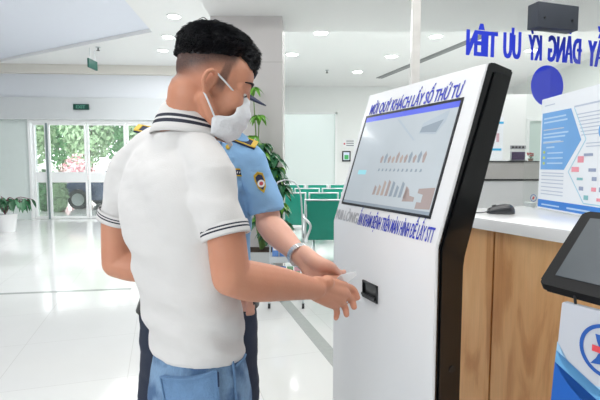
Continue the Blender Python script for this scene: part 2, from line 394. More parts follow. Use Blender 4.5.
# linear air slot in the ceiling
e0, e1 = g(379, 78, H), g(462, 44, H); dv = (e1-e0); e2 = e0+dv*1.9
M_slot = mat('dark_slot', '8A8C8E', 0.6); M_bl = mat('slot_blade', '9A9C9C', 0.4)
def seg_box(bm, a, b, w, z0, z1, mi=0):
    d = (b-a); d.z = 0; d.normalize(); n = V((-d.y, d.x, 0))*w
    a = V((a.x, a.y, z0)); b = V((b.x, b.y, z0)); prism(bm, [a-n, b-n, b+n, a+n], V((0, 0, z1-z0)), mi)
t = thing('air_slot_diffuser', 'long dark linear air slot running across the white ceiling', 'air vent', (e0.x, e0.y, H))
bm = B(); seg_box(bm, e0, e2, 0.10, H-.012, H-.001); obj('slot_frame', bm, M_slot, t)
bm = B(); seg_box(bm, e0, e2, 0.012, H-.02, H-.012); obj('blade', bm, M_bl, t)

# ---------------------------------------------------------------- ceiling downlights
def downlight(px, py, r=0.11, label='', zz=H):
    p = g(px, py, zz); t = thing('downlight', label, 'ceiling light', (p.x, p.y, zz), 'round downlights in the ceiling')
    bm = B(); ro = []
    for rr, z_ in ((r*1.25, zz-.001), (r*1.25, zz-.012), (r, zz-.016), (r*0.95, zz-.004)):
        ro.append([V((p.x+rr*math.cos(2*math.pi*k/24), p.y+rr*math.sin(2*math.pi*k/24), z_)) for k in range(24)])
    loft(bm, ro, cap=True); obj('trim_ring', bm, M_fr, t, smooth=False)
    bm = B(); cyl(bm, V((p.x, p.y, zz-.012)), V((p.x, p.y, zz-.018)), r*.96, 24); obj('diffuser', bm, M_lamp, t)
    return t
for i, (px, py, r, lb) in enumerate([
    (174, 16, .105, 'lit round downlight highest above the dark-haired man on the left ceiling'),
    (168, 36.5, .105, 'lit round downlight between two others left of the man\'s hair'),
    (163, 50, .105, 'lit round downlight lowest of the three left of the man\'s hair'),
    (321, 32.5, .13, 'lit round downlight on the ceiling right of the column top'),
    (292, 54, .13, 'lit round downlight close beside the grey column edge'),
    (391.5, 56, .13, 'lit round downlight left of the bright glass edge, above the kiosk'),
    (357.5, 71.5, .13, 'lit round downlight farthest back above the kiosk'),
    (408.5, 29, .06, 'small lit spotlight touching the bright edge of the glass partition'),
    (436, 36, .12, 'lit round downlight just right of the bright edge of the glass'),
    (507, 12, .12, 'lit round downlight left of the dark box on the glass'),
    (531, 50, .12, 'lit round downlight added for a lamp reflection in the lettered glass'),  # reflection in the glass, built as an extra lamp on the ceiling
    (573, 86, .14, 'lit round downlight above the poster, right of the blue disc'),
    (596, 80, .14, 'lit round downlight at the right edge above the poster')]):
    downlight(px, py, r, lb)
# smoke detector and sprinkler heads
def sprinkler(px, py, lb):
    p = g(px, py, H); t = thing('sprinkler_head', lb, 'sprinkler', (p.x, p.y, H), 'sprinkler heads on the ceiling')
    bm = B(); cyl(bm, V((p.x, p.y, H-.001)), V((p.x, p.y, H-.015)), .05, 16); obj('escutcheon', bm, M_alu, t)
    bm = B(); cyl(bm, V((p.x, p.y, H-.015)), V((p.x, p.y, H-.07)), .012, 10); cyl(bm, V((p.x, p.y, H-.07)), V((p.x, p.y, H-.078)), .035, 14); obj('nozzle', bm, M_dark, t)
sprinkler(98, 47, 'small dark sprinkler head left, above the hanging sign')
sprinkler(403, 26, 'small dark sprinkler head beside the glass partition edge')
sprinkler(327, 70, 'small dark sprinkler head above the frosted window')

# ---------------------------------------------------------------- signs at the entrance
M_exit = mat('exit_green', '0C463C', 0.4); M_exitl = mat('exit_letter', '5FA08C', 0.4)
s_ = (on_wall(80.5)-P0).dot(we); s2_ = (on_wall(95.5)-P0).dot(we); za, zb_ = hit(88, 110.5, P0, wn).z, hit(88, 105, P0, wn).z
t = thing('exit_sign', 'dark green exit sign mounted above the glass entrance doors', 'sign', wp(s_, za, -.14))
bm = B(); wbox(bm, s_, s2_, za, zb_, -.19, -.141, bevel=.004); obj('sign_case', bm, M_exit, t)
lettering('EXIT', wp(s_+.07, za+.03, -.191), we, V((0, 0, 1)), (s2_-s_)*.6, (zb_-za)*.55, M_exitl, t)
p = g(92, 49, H)
t = thing('hanging_sign', 'dark green sign seen edge-on hanging from the ceiling on rods', 'sign', (p.x, p.y, H))
bt = q(92, 69, p.y).z; tp = q(92, 60, p.y).z
bm = B(); box(bm, (p.x-.02, p.y-.2, bt), (p.x+.02, p.y+.2, tp), bevel=.003); obj('sign_case', bm, M_exit, t)
bm = B(); cyl(bm, V((p.x, p.y-.12, tp-.005)), V((p.x, p.y-.12, H)), .005, 6); cyl(bm, V((p.x, p.y+.12, tp-.005)), V((p.x, p.y+.12, H)), .005, 6); split_obj('hanging_rod', bm, M_alu, t)

# ================================================================ OUTSIDE THE DOORS
M_pave = mat('pale_paving', 'D9D8D3', 0.8, noise_amt=0.08)
bm = B(); box(bm, (-26, 12.1, -0.12), (6, 14.4, -0.02)); box(bm, (-26, 14.4, -.12), (-1.6, 34, -.02)); struct(obj('ground', bm, M_pave))
M_kerb = mat('white_planter_wall', 'ECEBE7', 0.7, noise_amt=0.03)
M_leafs = [mat('hedge_leaf', '5F9460', 0.6, noise_amt=0.4, scale=5), mat('tree_leaf', '97B48B', 0.6, noise_amt=0.4, scale=3), mat('bloom_leaf', 'D29AA2', 0.6, noise_amt=0.3)]
M_bark = mat('bark', '7A6450', 0.8, noise_amt=0.3)
def foliage(bm, c, rx, ry, rz, n, size, rnd, shell=0.5):
    for _ in range(n):
        while True:
            p = V((rnd.uniform(-1, 1), rnd.uniform(-1, 1), rnd.uniform(-1, 1)))
            if shell < p.length < 1: break
        o_ = c+V((p.x*rx, p.y*ry, p.z*rz)); nn = (p+V((rnd.uniform(-.6, .6), rnd.uniform(-.6, .6), rnd.uniform(-.2, .8)))).normalized()
        a, b = frame_for(nn); th = rnd.uniform(0, 6.28); u = a*math.cos(th)+b*math.sin(th); w = nn.cross(u); s = size*rnd.uniform(.6, 1.3)
        vs = [bm.verts.new(o_+u*s), bm.verts.new(o_+w*s*.45+nn*s*.1), bm.verts.new(o_-u*s), bm.verts.new(o_-w*s*.45+nn*s*.1)]
        bm.faces.new(vs)
def bush(px, py, Y, w, h, lb, mi=0, cat='bush', name='bush', trunk=0.0, n=900, size=.09, zbase=-.02):
    p = q(px, py, Y); r = random.Random(int(px*7+Y)); t = thing(name, lb, cat, (p.x, p.y, zbase))
    bm = B(); foliage(bm, V((p.x, p.y, zbase+trunk+h/2)), w/2, w/2, h/2, n, size, r, .35); obj('foliage', bm, M_leafs[mi], t)
    bm = B()
    for k in range(4):
        tube(bm, [V((p.x+.03*k, p.y, zbase)), V((p.x+.05*(k-1.5), p.y+.03*k, zbase+trunk*.6+.2)), V((p.x+(k-1.5)*w*.13, p.y+.1*k, zbase+trunk+h*.55))], [.06, .04, .02], seg=7, sub=3)
    obj('stem', bm, M_bark, t)
bush(45, 195, 13.7, .62, 1.3, 'green shrub beyond the narrow left door pane', 0, size=.1, n=1500)
bush(59, 200, 13.4, .5, 1.0, 'light green shrub in front of the parked car', 1, size=.1, n=1200)
bush(46, 190, 20, 1.5, 1.2, 'dark shrub low behind the left door frame', 0, n=900)
for px, Y, w, h, tr, mi, lb in ((28, 22, 2.6, 4.2, 1.2, 1, 'tree with pale leaves at the far left beyond the doors'),
    (60, 25, 2.7, 4.6, 1.1, 0, 'green tree behind the left sliding door'),
    (88, 22, 2.5, 4.2, 1.3, 1, 'tree with grey-green leaves above the parked car'),
    (122, 25, 2.8, 4.6, 1.3, 0, 'fuller green tree beside the man\'s shoulder, beyond the doors'),
    (152, 22, 2.5, 4.2, 1.2, 1, 'tree beyond the doors, mostly behind the guard\'s shoulder')):
    bush(px, 150, Y, w, h, lb, mi, 'tree', 'tree', tr, 2200, .15)
bush(78, 170, 18.5, 1.4, 1.9, 'bush with pink blossom behind the parked car', 2, n=650)
bm = B(); box(bm, (-22, 30, -.02), (3, 30.3, 1.6)); tag(obj('boundary_wall', bm, M_kerb), 'low pale boundary wall far beyond the glass doors', 'wall')
# parked car: side view, dark blue sedan
def car():
    Y = 15.2; base = -.02; x0 = q(66, 200, Y).x
    t = thing('car', 'dark blue sedan parked outside the glass entrance doors', 'car', (x0+2.2, Y, base))
    M_car = mat('dark_blue_car_paint', '3C4B6E', 0.25, 0.2, noise_amt=0.03, coat=0.6); M_win = mat('car_window', '6E7C8C', 0.08, noise_amt=0.05)
    M_tyre = mat('tyre', '1A1A1C', 0.7, noise_amt=.1); M_rim = mat('alloy_rim', 'C6C9CE', 0.3, .8, noise_amt=.05)
    prof = [(0.02, .35), (0.0, .62), (.12, .78), (.9, .92), (1.35, .98), (2.0, 1.38), (2.5, 1.44), (3.1, 1.40), (3.8, 1.05), (4.35, 1.0), (4.5, .85), (4.48, .38), (4.1, .26), (3.9, .26)]
    for cx in (3.6, .85):
        for k in range(9): a = math.pi*k/8; prof.append((cx+.36*math.cos(a), .3+.36*math.sin(a)))
    bm = B(); prism(bm, [V((x0+x, Y-.88, base+z)) for x, z in prof], V((0, 1.76, 0))); bmesh.ops.triangulate(bm, faces=[f for f in bm.faces if len(f.verts) > 4]); obj('body', bm, M_car, t)
    for pts in ([(1.5, 1.0), (2.02, 1.32), (2.45, 1.37), (2.45, 1.0)], [(2.53, 1.0), (2.53, 1.37), (3.05, 1.34), (3.6, 1.05), (3.55, 1.0)]):
        for s in (-1, 1):
            yy = Y+s*.885; bm = B(); prism(bm, [V((x0+x, yy, base+z)) for x, z in pts], V((0, -.006*s, 0))); obj('window', bm, M_win, t)
    for cx in (.85, 3.6):
        for s in (-1, 1):
            bm = B(); cyl(bm, V((x0+cx, Y+s*.68, base+.32)), V((x0+cx, Y+s*.9, base+.32)), .32, 28); w = obj('wheel', bm, M_tyre, t, angle=40)
            bm = B(); cyl(bm, V((x0+cx, Y+s*.9, base+.32)), V((x0+cx, Y+s*.912, base+.32)), .2, 20); cyl(bm, V((x0+cx, Y+s*.9, base+.32)), V((x0+cx, Y+s*.93, base+.32)), .06, 12); obj('rim', bm, M_rim, w, angle=40)
    bm = B(); box(bm, (x0-.01, Y-.8, base+.62), (x0+.1, Y-.4, base+.74), .01); box(bm, (x0-.01, Y+.4, base+.62), (x0+.1, Y+.8, base+.74), .01); split_obj('headlight', bm, M_rim, t)
car()

# ================================================================ WAITING CHAIRS
def bench(px, Y, n, lb, first=0):
    """beam seating seen from behind; px = left edge of its first seat"""
    w = 0.5; x0 = q(px, 198, Y).x; gap = 0.07
    t = thing('waiting_bench', lb, 'bench', (x0, Y, 0), 'green waiting benches')
    bm = B(); L = n*(w+gap)
    box(bm, (x0-.03, Y+.16, .34), (x0+L, Y+.24, .40), .006)
    obj('beam', bm, M_dark, t)
    for k in range(n):
        xa = x0+k*(w+gap)
        # back: inclined slab
        bm = B(); c = V((xa+w/2, Y+.03, .615)); up = V((0, -.16, 1)).normalized(); nn = up.cross(V((1, 0, 0)))
        box_axes(bm, c, V((w/2-.02, 0, 0)), nn*.02, up*.285, .008); obj('seat_back', bm, M_green, t, angle=40)
        bm = B()
        tube(bm, [c+V((-w/2, 0, 0))-up*.30, c+V((-w/2, 0, 0))+up*.30, c+V((w/2, 0, 0))+up*.30, c+V((w/2, 0, 0))-up*.30], .018, seg=8, sub=1)
        obj('back_frame', bm, M_alu, t, smooth=True)
        bm = B(); box_axes(bm, V((xa+w/2, Y+.3, .43)), V((w/2-.02, 0, 0)), V((0, .21, .02)), V((0, 0, .02)), .008); obj('seat', bm, M_green, t, angle=40)
        if k == 0 or k == n-1 or True:
            xx = xa-.03
            bm = B(); tube(bm, [V((xx+.05, Y+.10, .30)), V((xx+.05, Y-.10, .40)), V((xx+.10, Y-.12, .56)), V((xx+.02, Y-.08, .66)), V((xx, Y+.1, .67)), V((xx, Y+.34, .66)), V((xx, Y+.42, .58)), V((xx, Y+.3, .40))], .018, seg=8, sub=4); obj('armrest', bm, M_chrome, t, smooth=True)
    for xx in (x0+.12, x0+L-.2):
        bm = B(); tube(bm, [V((xx, Y-.1, .02)), V((xx, Y+.2, .35)), V((xx, Y+.5, .02))], .02, seg=8, sub=1); box(bm, (xx-.03, Y-.14, 0), (xx+.03, Y-.06, .02)); box(bm, (xx-.03, Y+.46, 0), (xx+.03, Y+.54, .02)); obj('leg', bm, M_chrome, t)
    return t
bench(305.5, 6.3, 3, 'nearest green waiting bench, behind the white kiosk')
bench(277, 7.9, 4, 'green waiting bench second from the kiosk, left end beside the column')
bench(268, 9.4, 5, 'third green waiting bench back, only its top edges showing')
bench(262, 11.3, 6, 'farthest green waiting bench, under the frosted window')

# wall device and notice on the back wall
a = bw(342, 160); b_ = bw(350.5, 151)
t = thing('wall_monitor', 'small dark-framed monitor with a green picture on the back wall', 'monitor', (a.x, yb, a.z))
bm = B(); box(bm, (a.x, yb-.06, a.z-.05), (b_.x, yb-.001, b_.z), .01); obj('monitor_case', bm, M_dark, t)
M_scr1 = mat('pale_screen', 'B9C4D2', .3, emit=.4); M_scrg = mat('green_screen', '3E9A57', .3, emit=.4)
bm = B(); box(bm, (a.x+.04, yb-.066, a.z), (b_.x-.04, yb-.0605, b_.z-.04)); sc = obj('screen', bm, M_scr1, t)
bm = B(); box(bm, (a.x+.07, yb-.07, a.z+.02), (b_.x-.07, yb-.0665, b_.z-.13)); obj('picture', bm, M_scrg, sc)
a = bw(342.5, 147.5); b_ = bw(355, 138.5)
t = thing('wall_notice', 'small white notice with a grey heading above the wall monitor', 'notice', (a.x, yb, a.z))
bm = B(); box(bm, (a.x, yb-.012, a.z), (b_.x, yb-.001, b_.z)); obj('sheet', bm, M_white, t)
M_greytx = mat('grey_print', '8B8B95', .6); M_red = mat('red_print', 'C8505A', .6)
bm = B()
for k in range(3): box(bm, (a.x+.12, yb-.015, a.z+.05+k*.07), (b_.x-.04, yb-.0125, a.z+.08+k*.07))
obj('print', bm, M_greytx, t)
bm = B(); cyl(bm, V((a.x+.06, yb-.0125, a.z+.12)), V((a.x+.06, yb-.016, a.z+.12)), .03, 12); obj('emblem', bm, M_red, t)

# ================================================================ PLANTS
M_leafd = mat('dark_plant_leaf', '2F6A44', .4, noise_amt=.3, scale=20); M_leafb = mat('bright_plant_leaf', '6FB23A', .4, noise_amt=.25, scale=20)
M_stem = mat('green_stem', '6B8A4B', .6, noise_amt=.2); M_stemr = mat('maroon_stem', '7A4450', .6, noise_amt=.2)
M_pot = mat('grey_planter', 'B8BCBC', .5, noise_amt=.06); M_soil = mat('soil', '4A3A2E', .9, noise_amt=.3)
def leaf(bm, base, tip, width, droop=0.15, seg=5):
    d = tip-base; L = d.length; side = d.cross(V((0, 0, 1)))
    side = side.normalized() if side.length > 1e-5 else V((1, 0, 0))
    rows = []
    for i in range(seg+1):
        t_ = i/seg; w = width*math.sin(math.pi*min(1, t_*.92+.06))**.8
        c = base+d*t_+V((0, 0, 1))*(-droop*L*t_*t_+.1*L*math.sin(math.pi*t_))
        rows.append([bm.verts.new(c-side*w+V((0, 0, w*.3))), bm.verts.new(c), bm.verts.new(c+side*w+V((0, 0, w*.3)))])
    for a, b in zip(rows, rows[1:]):
        bm.faces.new((a[0], a[1], b[1], b[0])); bm.faces.new((a[1], a[2], b[2], b[1]))
def umbrella_leaves(bm, c, r, n, rnd, tilt=0.0):
    for k in range(n):
        a = 2*math.pi*k/n+rnd.uniform(-.2, .2); tip = c+V((math.cos(a)*r, math.sin(a)*r, -r*.25+rnd.uniform(-.2, .2)*r)); leaf(bm, c, tip, r*.27, .45)
def big_plant():
    Y = 4.95; r = random.Random(5); b = q(261, 262, Y); base = V((b.x, Y, 0))
    t = thing('schefflera_plant', 'tall green umbrella plant in grey planter beside the tiled column', 'plant', base)
    ph = q(262, 250, Y).z
    bm = B(); box_axes(bm, base+V((0, 0, ph/2)), V((.15, 0, 0)), V((0, .15, 0)), V((0, 0, ph/2)), .012); obj('planter', bm, M_pot, t)
    bm = B(); box_axes(bm, base+V((0, 0, ph+.002)), V((.135, 0, 0)), V((0, .135, 0)), V((0, 0, .006))); obj('soil', bm, M_soil, t)
    st = B(); lf = B(); lb = B()
    tips = []
    for (px, py, yy, bright) in ((253, 88, 0, 1), (259, 116, .02, 1), (252, 136, -.05, 1), (246, 150, .1, 0)):
        tips.append((q(px, py, Y+yy), bright))
    for (c, br) in tips:
        mid = base+V((0, 0, ph)).lerp(c-base, .5)+V((r.uniform(-.04, .04), 0, 0))
        tube(st, [base+V((0, 0, ph)), mid, c], [.012, .009, .005], seg=7, sub=4)
        umbrella_leaves(lb if br else lf, c, .115, 8, r)
    for k in range(88):
        py = r.uniform(142, 236); px = r.uniform(252, min(284, 270+(py-140)*.35))
        c = q(px, py, Y+r.uniform(-.2, .15)); mid = base+V((0, 0, ph)).lerp(c-base, .6)
        tube(st, [base+V((0, 0, ph)), V((mid.x, mid.y, mid.z)), c], [.008, .006, .003], seg=6, sub=3)
        umbrella_leaves(lb if r.random() < .25 else lf, c, r.uniform(.10, .15), 8, r)
    obj('stem', st, M_stem, t, smooth=True); obj('foliage', lf, M_leafd, t); obj('young_foliage', lb, M_leafb, t)
big_plant()
def left_plant():
    r = random.Random(3); b = g(6, 232, 0); t = thing('potted_plant', 'drooping dark-leaved plant in white pot at the left edge', 'plant', b)
    ph = q(6, 214, b.y).z
    bm = B(); tube(bm, [b, b+V((0, 0, ph))], [.17, .23], seg=24, sub=1, rounded=False); obj('pot', bm, M_wgloss, t, angle=50)
    st = B(); lf = B(); c0_ = b+V((0, 0, ph))
    for k in range(13):
        a = r.uniform(-.5, 3.6); L = r.uniform(.3, .62); m_ = c0_+V((math.cos(a)*L*.45, -math.sin(a)*L*.3, L*.6)); e_ = c0_+V((math.cos(a)*L*1.0, -math.sin(a)*L*.5, L*.55))
        tube(st, [c0_, m_, e_], [.011, .009, .006], seg=6, sub=4)
        for j in range(5):
            p = m_.lerp(e_, j/4); leaf(lf, p, p+V((r.uniform(-.12, .16), r.uniform(-.1, .1), -r.uniform(.14, .24))), .04, .1)
    obj('stem', st, M_stemr, t, smooth=True); obj('foliage', lf, M_leafd, t)
left_plant()

# ================================================================ BROCHURE RACK
def rack():
    Y = g(286, 305, 0).y; x0, x1 = q(270, 300, Y).x, q(303, 300, Y).x; zt = q(290, 182, Y).z
    t = thing('brochure_rack', 'wire brochure rack on castors between the plant and the benches', 'rack', ((x0+x1)/2, Y, 0))
    bm = B()
    for x in (x0, x1):
        tube(bm, [V((x, Y, .06)), V((x, Y+.04, .5)), V((x-.02*(1 if x == x1 else -1), Y+.06, zt-.15)), V(((x0+x1)/2+(x-(x0+x1)/2)*.5, Y+.06, zt))], .008, seg=8, sub=4)
        tube(bm, [V((x, Y-.12, .06)), V((x, Y+.2, .06))], .01, seg=8, sub=1)
    for z in (.2, .45): tube(bm, [V((x0, Y+.03, z)), V((x1, Y+.03, z))], .006, seg=6, sub=1)
    tube(bm, [V(((x0+x1)/2-.08, Y+.06, zt)), V(((x0+x1)/2, Y+.06, zt+.02)), V(((x0+x1)/2+.08, Y+.06, zt))], .008, seg=8, sub=4)
    obj('frame', bm, M_alu, t, smooth=True)
    for x in (x0, x1):
        for yy in (-.11, .18):
            bm = B(); cyl(bm, V((x-.012, Y+yy, .026)), V((x+.012, Y+yy, .026)), .026, 14); obj('castor', bm, M_dark, t, angle=40)
            bm = B(); cyl(bm, V((x, Y+yy, .03)), V((x, Y+yy, .07)), .006, 8); obj('castor_stem', bm, M_alu, t)
    cols = [mat('brochure_blue', '5A86C8', .5, noise_amt=.3, scale=30), mat('brochure_white', 'E8EAEE', .5, noise_amt=.12, scale=40), mat('brochure_pink', 'D9A3AE', .5, noise_amt=.3, scale=30), mat('brochure_green', '86B38E', .5, noise_amt=.3, scale=30)]
    names = ['blue', 'white', 'pink', 'green']; r = random.Random(9); w = (x1-x0-.04)/4
    rows_ = ('lower', 'upper'); cn = ('left end', 'left of centre', 'right of centre', 'right end')
    for ri, z in enumerate((.2, .45)):
        bm = B(); box(bm, (x0, Y-.04, z-.012), (x1, Y+.03, z)); box(bm, (x0, Y-.045, z), (x1, Y-.038, z+.05)); obj('pocket_shelf', bm, M_alu, t)
        for k in range(4):
            ci = (k*3+ri*2+1) % 4 if ri != 1 else (0, 0, 1, 3)[k]
            xx = x0+.02+k*w+w*.5; c = V((xx, Y-.008, z+.098)); up = V((0, .12, 1)).normalized()
            bm = B(); box_axes(bm, c, V((w*.42, 0, 0)), up.cross(V((1, 0, 0)))*.006, up*.095)
            o = tag(obj('brochure', bm, cols[ci]), '%s brochure at the %s of the rack\'s %s shelf' % (names[ci], cn[k], rows_[ri]), 'brochure', 'brochures in the wire rack')
            bm = B(); box_axes(bm, c+V((0, -.008, .03)), V((w*.3, 0, 0)), V((0, .0008, 0)), up*.02)
            obj('cover_print', bm, cols[(ci+1) % 4], o)
rack()

# ================================================================ SELF-SERVICE KIOSK
UZ = V((0, 0, 1))
ku = V((-.371, .928, 0)).normalized(); kb = V((ku.y, -ku.x, 0))      # along the front to the far side; front to back
KF = q(436, 247.5, 1.12); KW = .585
K0 = V((KF.x, KF.y, 0)); KT = q(486, 63.5, 1.178)
fz, tz = KF.z, KT.z; td = (KT-K0).dot(kb)
def kp(s, d, z): return K0+ku*s+kb*d+UZ*z
kroot = thing('ticket_kiosk', 'white queue-number kiosk with slanted screen and black sides', 'kiosk', kp(KW/2, .05, 0))
DK = .088
bm = B()
prof = [(.007, .03), (.007, fz), (td+.006, tz+.0), (td+.02, tz+.004), (td+DK, tz-.012), (DK+.004, fz-.03), (DK, fz-.06), (DK, .03)]
fs = prism(bm, [kp(0.0, d, z) for d, z in prof], ku*KW)
bmesh.ops.bevel(bm, geom=[e for e in bm.edges if abs((e.verts[0].co-e.verts[1].co).normalized().dot(ku)) > .99], offset=.004, segments=2, affect='EDGES')
obj('body', bm, M_black, kroot, angle=30)
bm = B()
prism(bm, [kp(-.002, d, z) for d, z in [(.016, .05), (.016, fz-.004), (td+.024, tz-.02), (td+DK-.012, tz-.03), (DK-.006, fz-.035), (DK-.008, .05)]], -ku*.004)
M_side = mat('black_side_panel', '08090B', .28, coat=.25)
obj('side_panel', bm, M_side, kroot)
# white front shell: lower and slanted
bm = B()
prism(bm, [kp(0, 0, .03), kp(0, 0, fz), kp(0, td, tz), kp(0, td+.007, tz), kp(0, .007, fz), kp(0, .007, .03)], ku*KW)
bmesh.ops.bevel(bm, geom=[e for e in bm.edges if abs((e.verts[0].co-e.verts[1].co).normalized().dot(ku)) < .2 and e.is_convex], offset=.002, segments=2, affect='EDGES')
obj('front_shell', bm, M_wgloss, kroot, angle=30)
bm = B(); box_axes(bm, kp(KW/2, DK/2+.02, .015), ku*(KW/2+.03), kb*(DK/2+.09), UZ*.015, .004); obj('base_plate', bm, M_dark, kroot)
# slanted panel frame of reference: origin at near fold corner
kv = (V((0, 0, tz-fz))+kb*td).normalized(); KL = math.hypot(tz-fz, td); kx = -ku          # kx points to the near side (reads left to right)
kn = kx.cross(kv).normalized()
KS = kp(KW, 0, fz)                                                       # far fold corner = left end for a reader
def ks(x, y, o=0): return KS+kx*x+kv*y+kn*o
if kn.dot(kb) > 0: kn = -kn
def kuv(px, py):
    p = hit(px, py, KS, kn)-KS; return p.dot(kx), p.dot(kv)
xl = (kuv(366, 119.5)[0]+kuv(344.6, 201.4)[0])/2; xr = (kuv(460, 99.5)[0]+kuv(431, 217)[0])/2
y0_ = (kuv(344.6, 201.4)[1]+kuv(431, 217)[1])/2; y1_ = (kuv(366, 119.5)[1]+kuv(460, 99.5)[1])/2
print('SCREEN', xl, xr, y0_, y1_, 'KL', KL)
bm = B()
for (xa, xb, ya, yb_) in ((xl-.008, xr+.008, y0_-.008, y0_), (xl-.008, xr+.008, y1_, y1_+.008), (xl-.008, xl, y0_, y1_), (xr, xr+.008, y0_, y1_)):
    box_axes(bm, ks((xa+xb)/2, (ya+yb_)/2, .001), kx*((xb-xa)/2), kv*((yb_-ya)/2), kn*.0015)
obj('screen_bezel', bm, M_dark, kroot)
M_kscreen = mat('screen_grey', 'A9B1B6', .12, noise_amt=.10, scale=5, emit=.28, coat=.3)
M_kbar = mat('screen_blue_bar', '5560C6', .2, emit=.35); M_kcy = mat('screen_cyan', '8CC4CC', .2, emit=.3)
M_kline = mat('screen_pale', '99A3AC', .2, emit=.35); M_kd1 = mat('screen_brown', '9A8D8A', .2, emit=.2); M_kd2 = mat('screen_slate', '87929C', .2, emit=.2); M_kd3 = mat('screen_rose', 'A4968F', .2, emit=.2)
bm = B(); box_axes(bm, ks((xl+xr)/2, (y0_+y1_)/2, .0006), kx*((xr-xl)/2), kv*((y1_-y0_)/2), kn*.0008); scr = obj('screen', bm, M_kscreen, kroot)
def srect(bm, fx0, fx1, fy0, fy1, o=.0016):
    x0, x1 = xl+(xr-xl)*fx0, xl+(xr-xl)*fx1; a, b = y0_+(y1_-y0_)*fy0, y0_+(y1_-y0_)*fy1
    box_axes(bm, ks((x0+x1)/2, (a+b)/2, o), kx*((x1-x0)/2), kv*((b-a)/2), kn*.0002)
def spoly(bm, pts, o=.0016): prism(bm, [ks(xl+(xr-xl)*x, y0_+(y1_-y0_)*y, o) for x, y in pts], kn*.0003)
bm = B(); srect(bm, 0, 1, .945, 1); obj('menu_bar', bm, M_kbar, scr)
bm = B(); srect(bm, 0, 1, 0, .03); obj('task_bar', bm, M_kd2, scr)
bm = B(); srect(bm, .1, .21, .33, .38); obj('button', bm, M_kcy, scr)
r = random.Random(4); bms = [B(), B(), B()]  # room reflections on the screen, painted as flat shapes
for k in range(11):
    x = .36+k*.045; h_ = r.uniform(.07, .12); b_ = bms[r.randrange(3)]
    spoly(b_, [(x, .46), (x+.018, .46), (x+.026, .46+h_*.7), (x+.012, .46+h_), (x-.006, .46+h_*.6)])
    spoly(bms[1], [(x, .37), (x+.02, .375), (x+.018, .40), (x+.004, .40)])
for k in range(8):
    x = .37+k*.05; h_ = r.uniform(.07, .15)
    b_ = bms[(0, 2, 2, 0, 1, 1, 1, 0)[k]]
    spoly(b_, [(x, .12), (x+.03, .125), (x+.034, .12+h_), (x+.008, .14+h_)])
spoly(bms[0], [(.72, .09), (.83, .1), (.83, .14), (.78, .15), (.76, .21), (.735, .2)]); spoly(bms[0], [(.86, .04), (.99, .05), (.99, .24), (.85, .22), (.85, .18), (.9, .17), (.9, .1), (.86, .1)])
split_obj('reflected_figure', bms[0], M_kd1, scr); split_obj('reflected_figure', bms[1], M_kd2, scr); split_obj('reflected_figure', bms[2], M_kd3, scr)
bm = B(); spoly(bm, [(.70, .74), (.72, .84), (.93, .93), (.92, .83), (.86, .72)]); spoly(bm, [(.42, .92), (.45, .92), (.68, .68), (.66, .68)]); obj('reflected_outline', bm, M_kline, scr)  # reflected outline, painted flat on the screen
bm = B(); spoly(bm, [(.71, .75), (.72, .80), (.90, .85), (.86, .74)], .002); obj('reflected_figure', bm, M_kd2, scr)
# lettering above and below the screen
lx0, ly0 = kuv(369, 115.5); lx1, ly1 = kuv(461, 96)
print('TXT', lx0, ly0, lx1, ly1, kuv(463, 79), kuv(334, 221), kuv(433, 241), kuv(360, 224))
lettering('MỜI QUÝ KHÁCH LẤY SỐ THỨ TỰ', ks(lx0, (ly0+ly1)/2), kx, kv, lx1-lx0, .038, M_ink, kroot, shear=.08)
bx0 = kuv(334, 218)[0]; bx1 = kuv(433, 240)[0]; bsp = kuv(358, 222)[0]; by = (kuv(360, 224.5)[1]+kuv(432, 242)[1])/2
M_faint = mat('glare_paled_ink', 'B9BABD', .4, noise_amt=.1)  # glare over the first words, painted as paler ink
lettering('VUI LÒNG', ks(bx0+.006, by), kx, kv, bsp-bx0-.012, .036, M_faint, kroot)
lettering('ẤN KHÁM BỆNH TRÊN MÀN HÌNH ĐỂ LẤY STT', ks(bsp, by-.002), kx, kv, bx1-bsp, .040, M_ink, kroot, fat=.010)
M_tape = mat('yellowed_tape', 'E8E4C8', .3, noise_amt=.05)
# ticket slot
def kfp(px, py):
    p = hit(px, py, K0, kb)-K0; return p.dot(ku), p.z
sa_, za_ = kfp(363.5, 292); sb_, zb2 = kfp(378, 292); z_t = kfp(371, 283)[1]; z_b = kfp(371, 300)[1]
bm = B()
for (s0_, s1_, zz0, zz1) in ((sb_, sb_+.006, z_b, z_t), (sa_-.006, sa_, z_b, z_t), (sb_, sa_, z_t-.006, z_t), (sb_, sa_, z_b, z_b+.006)):
    box_axes(bm, kp((s0_+s1_)/2, -.003, (zz0+zz1)/2), ku*abs(s1_-s0_)/2, kb*.003, UZ*(zz1-zz0)/2)
slot = obj('ticket_slot', bm, M_dark, kroot)
bm = B(); box_axes(bm, kp((sa_+sb_)/2, -.0006, (z_b+z_t)/2), ku*abs(sa_-sb_)/2, kb*.0005, UZ*(z_t-z_b)/2); obj('slot_opening', bm, M_side, slot)
bm = B(); box_axes(bm, kp((sa_+sb_)/2, -.006, z_b+.012), ku*abs(sa_-sb_)/2*.9, kb*.006, UZ*.004); obj('paper_lip', bm, M_dark, slot)
bm = B(); cyl(bm, kp(-.002, .055, .87), kp(-.008, .055, .87), .009, 16); obj('side_lock', bm, M_dark, kroot)

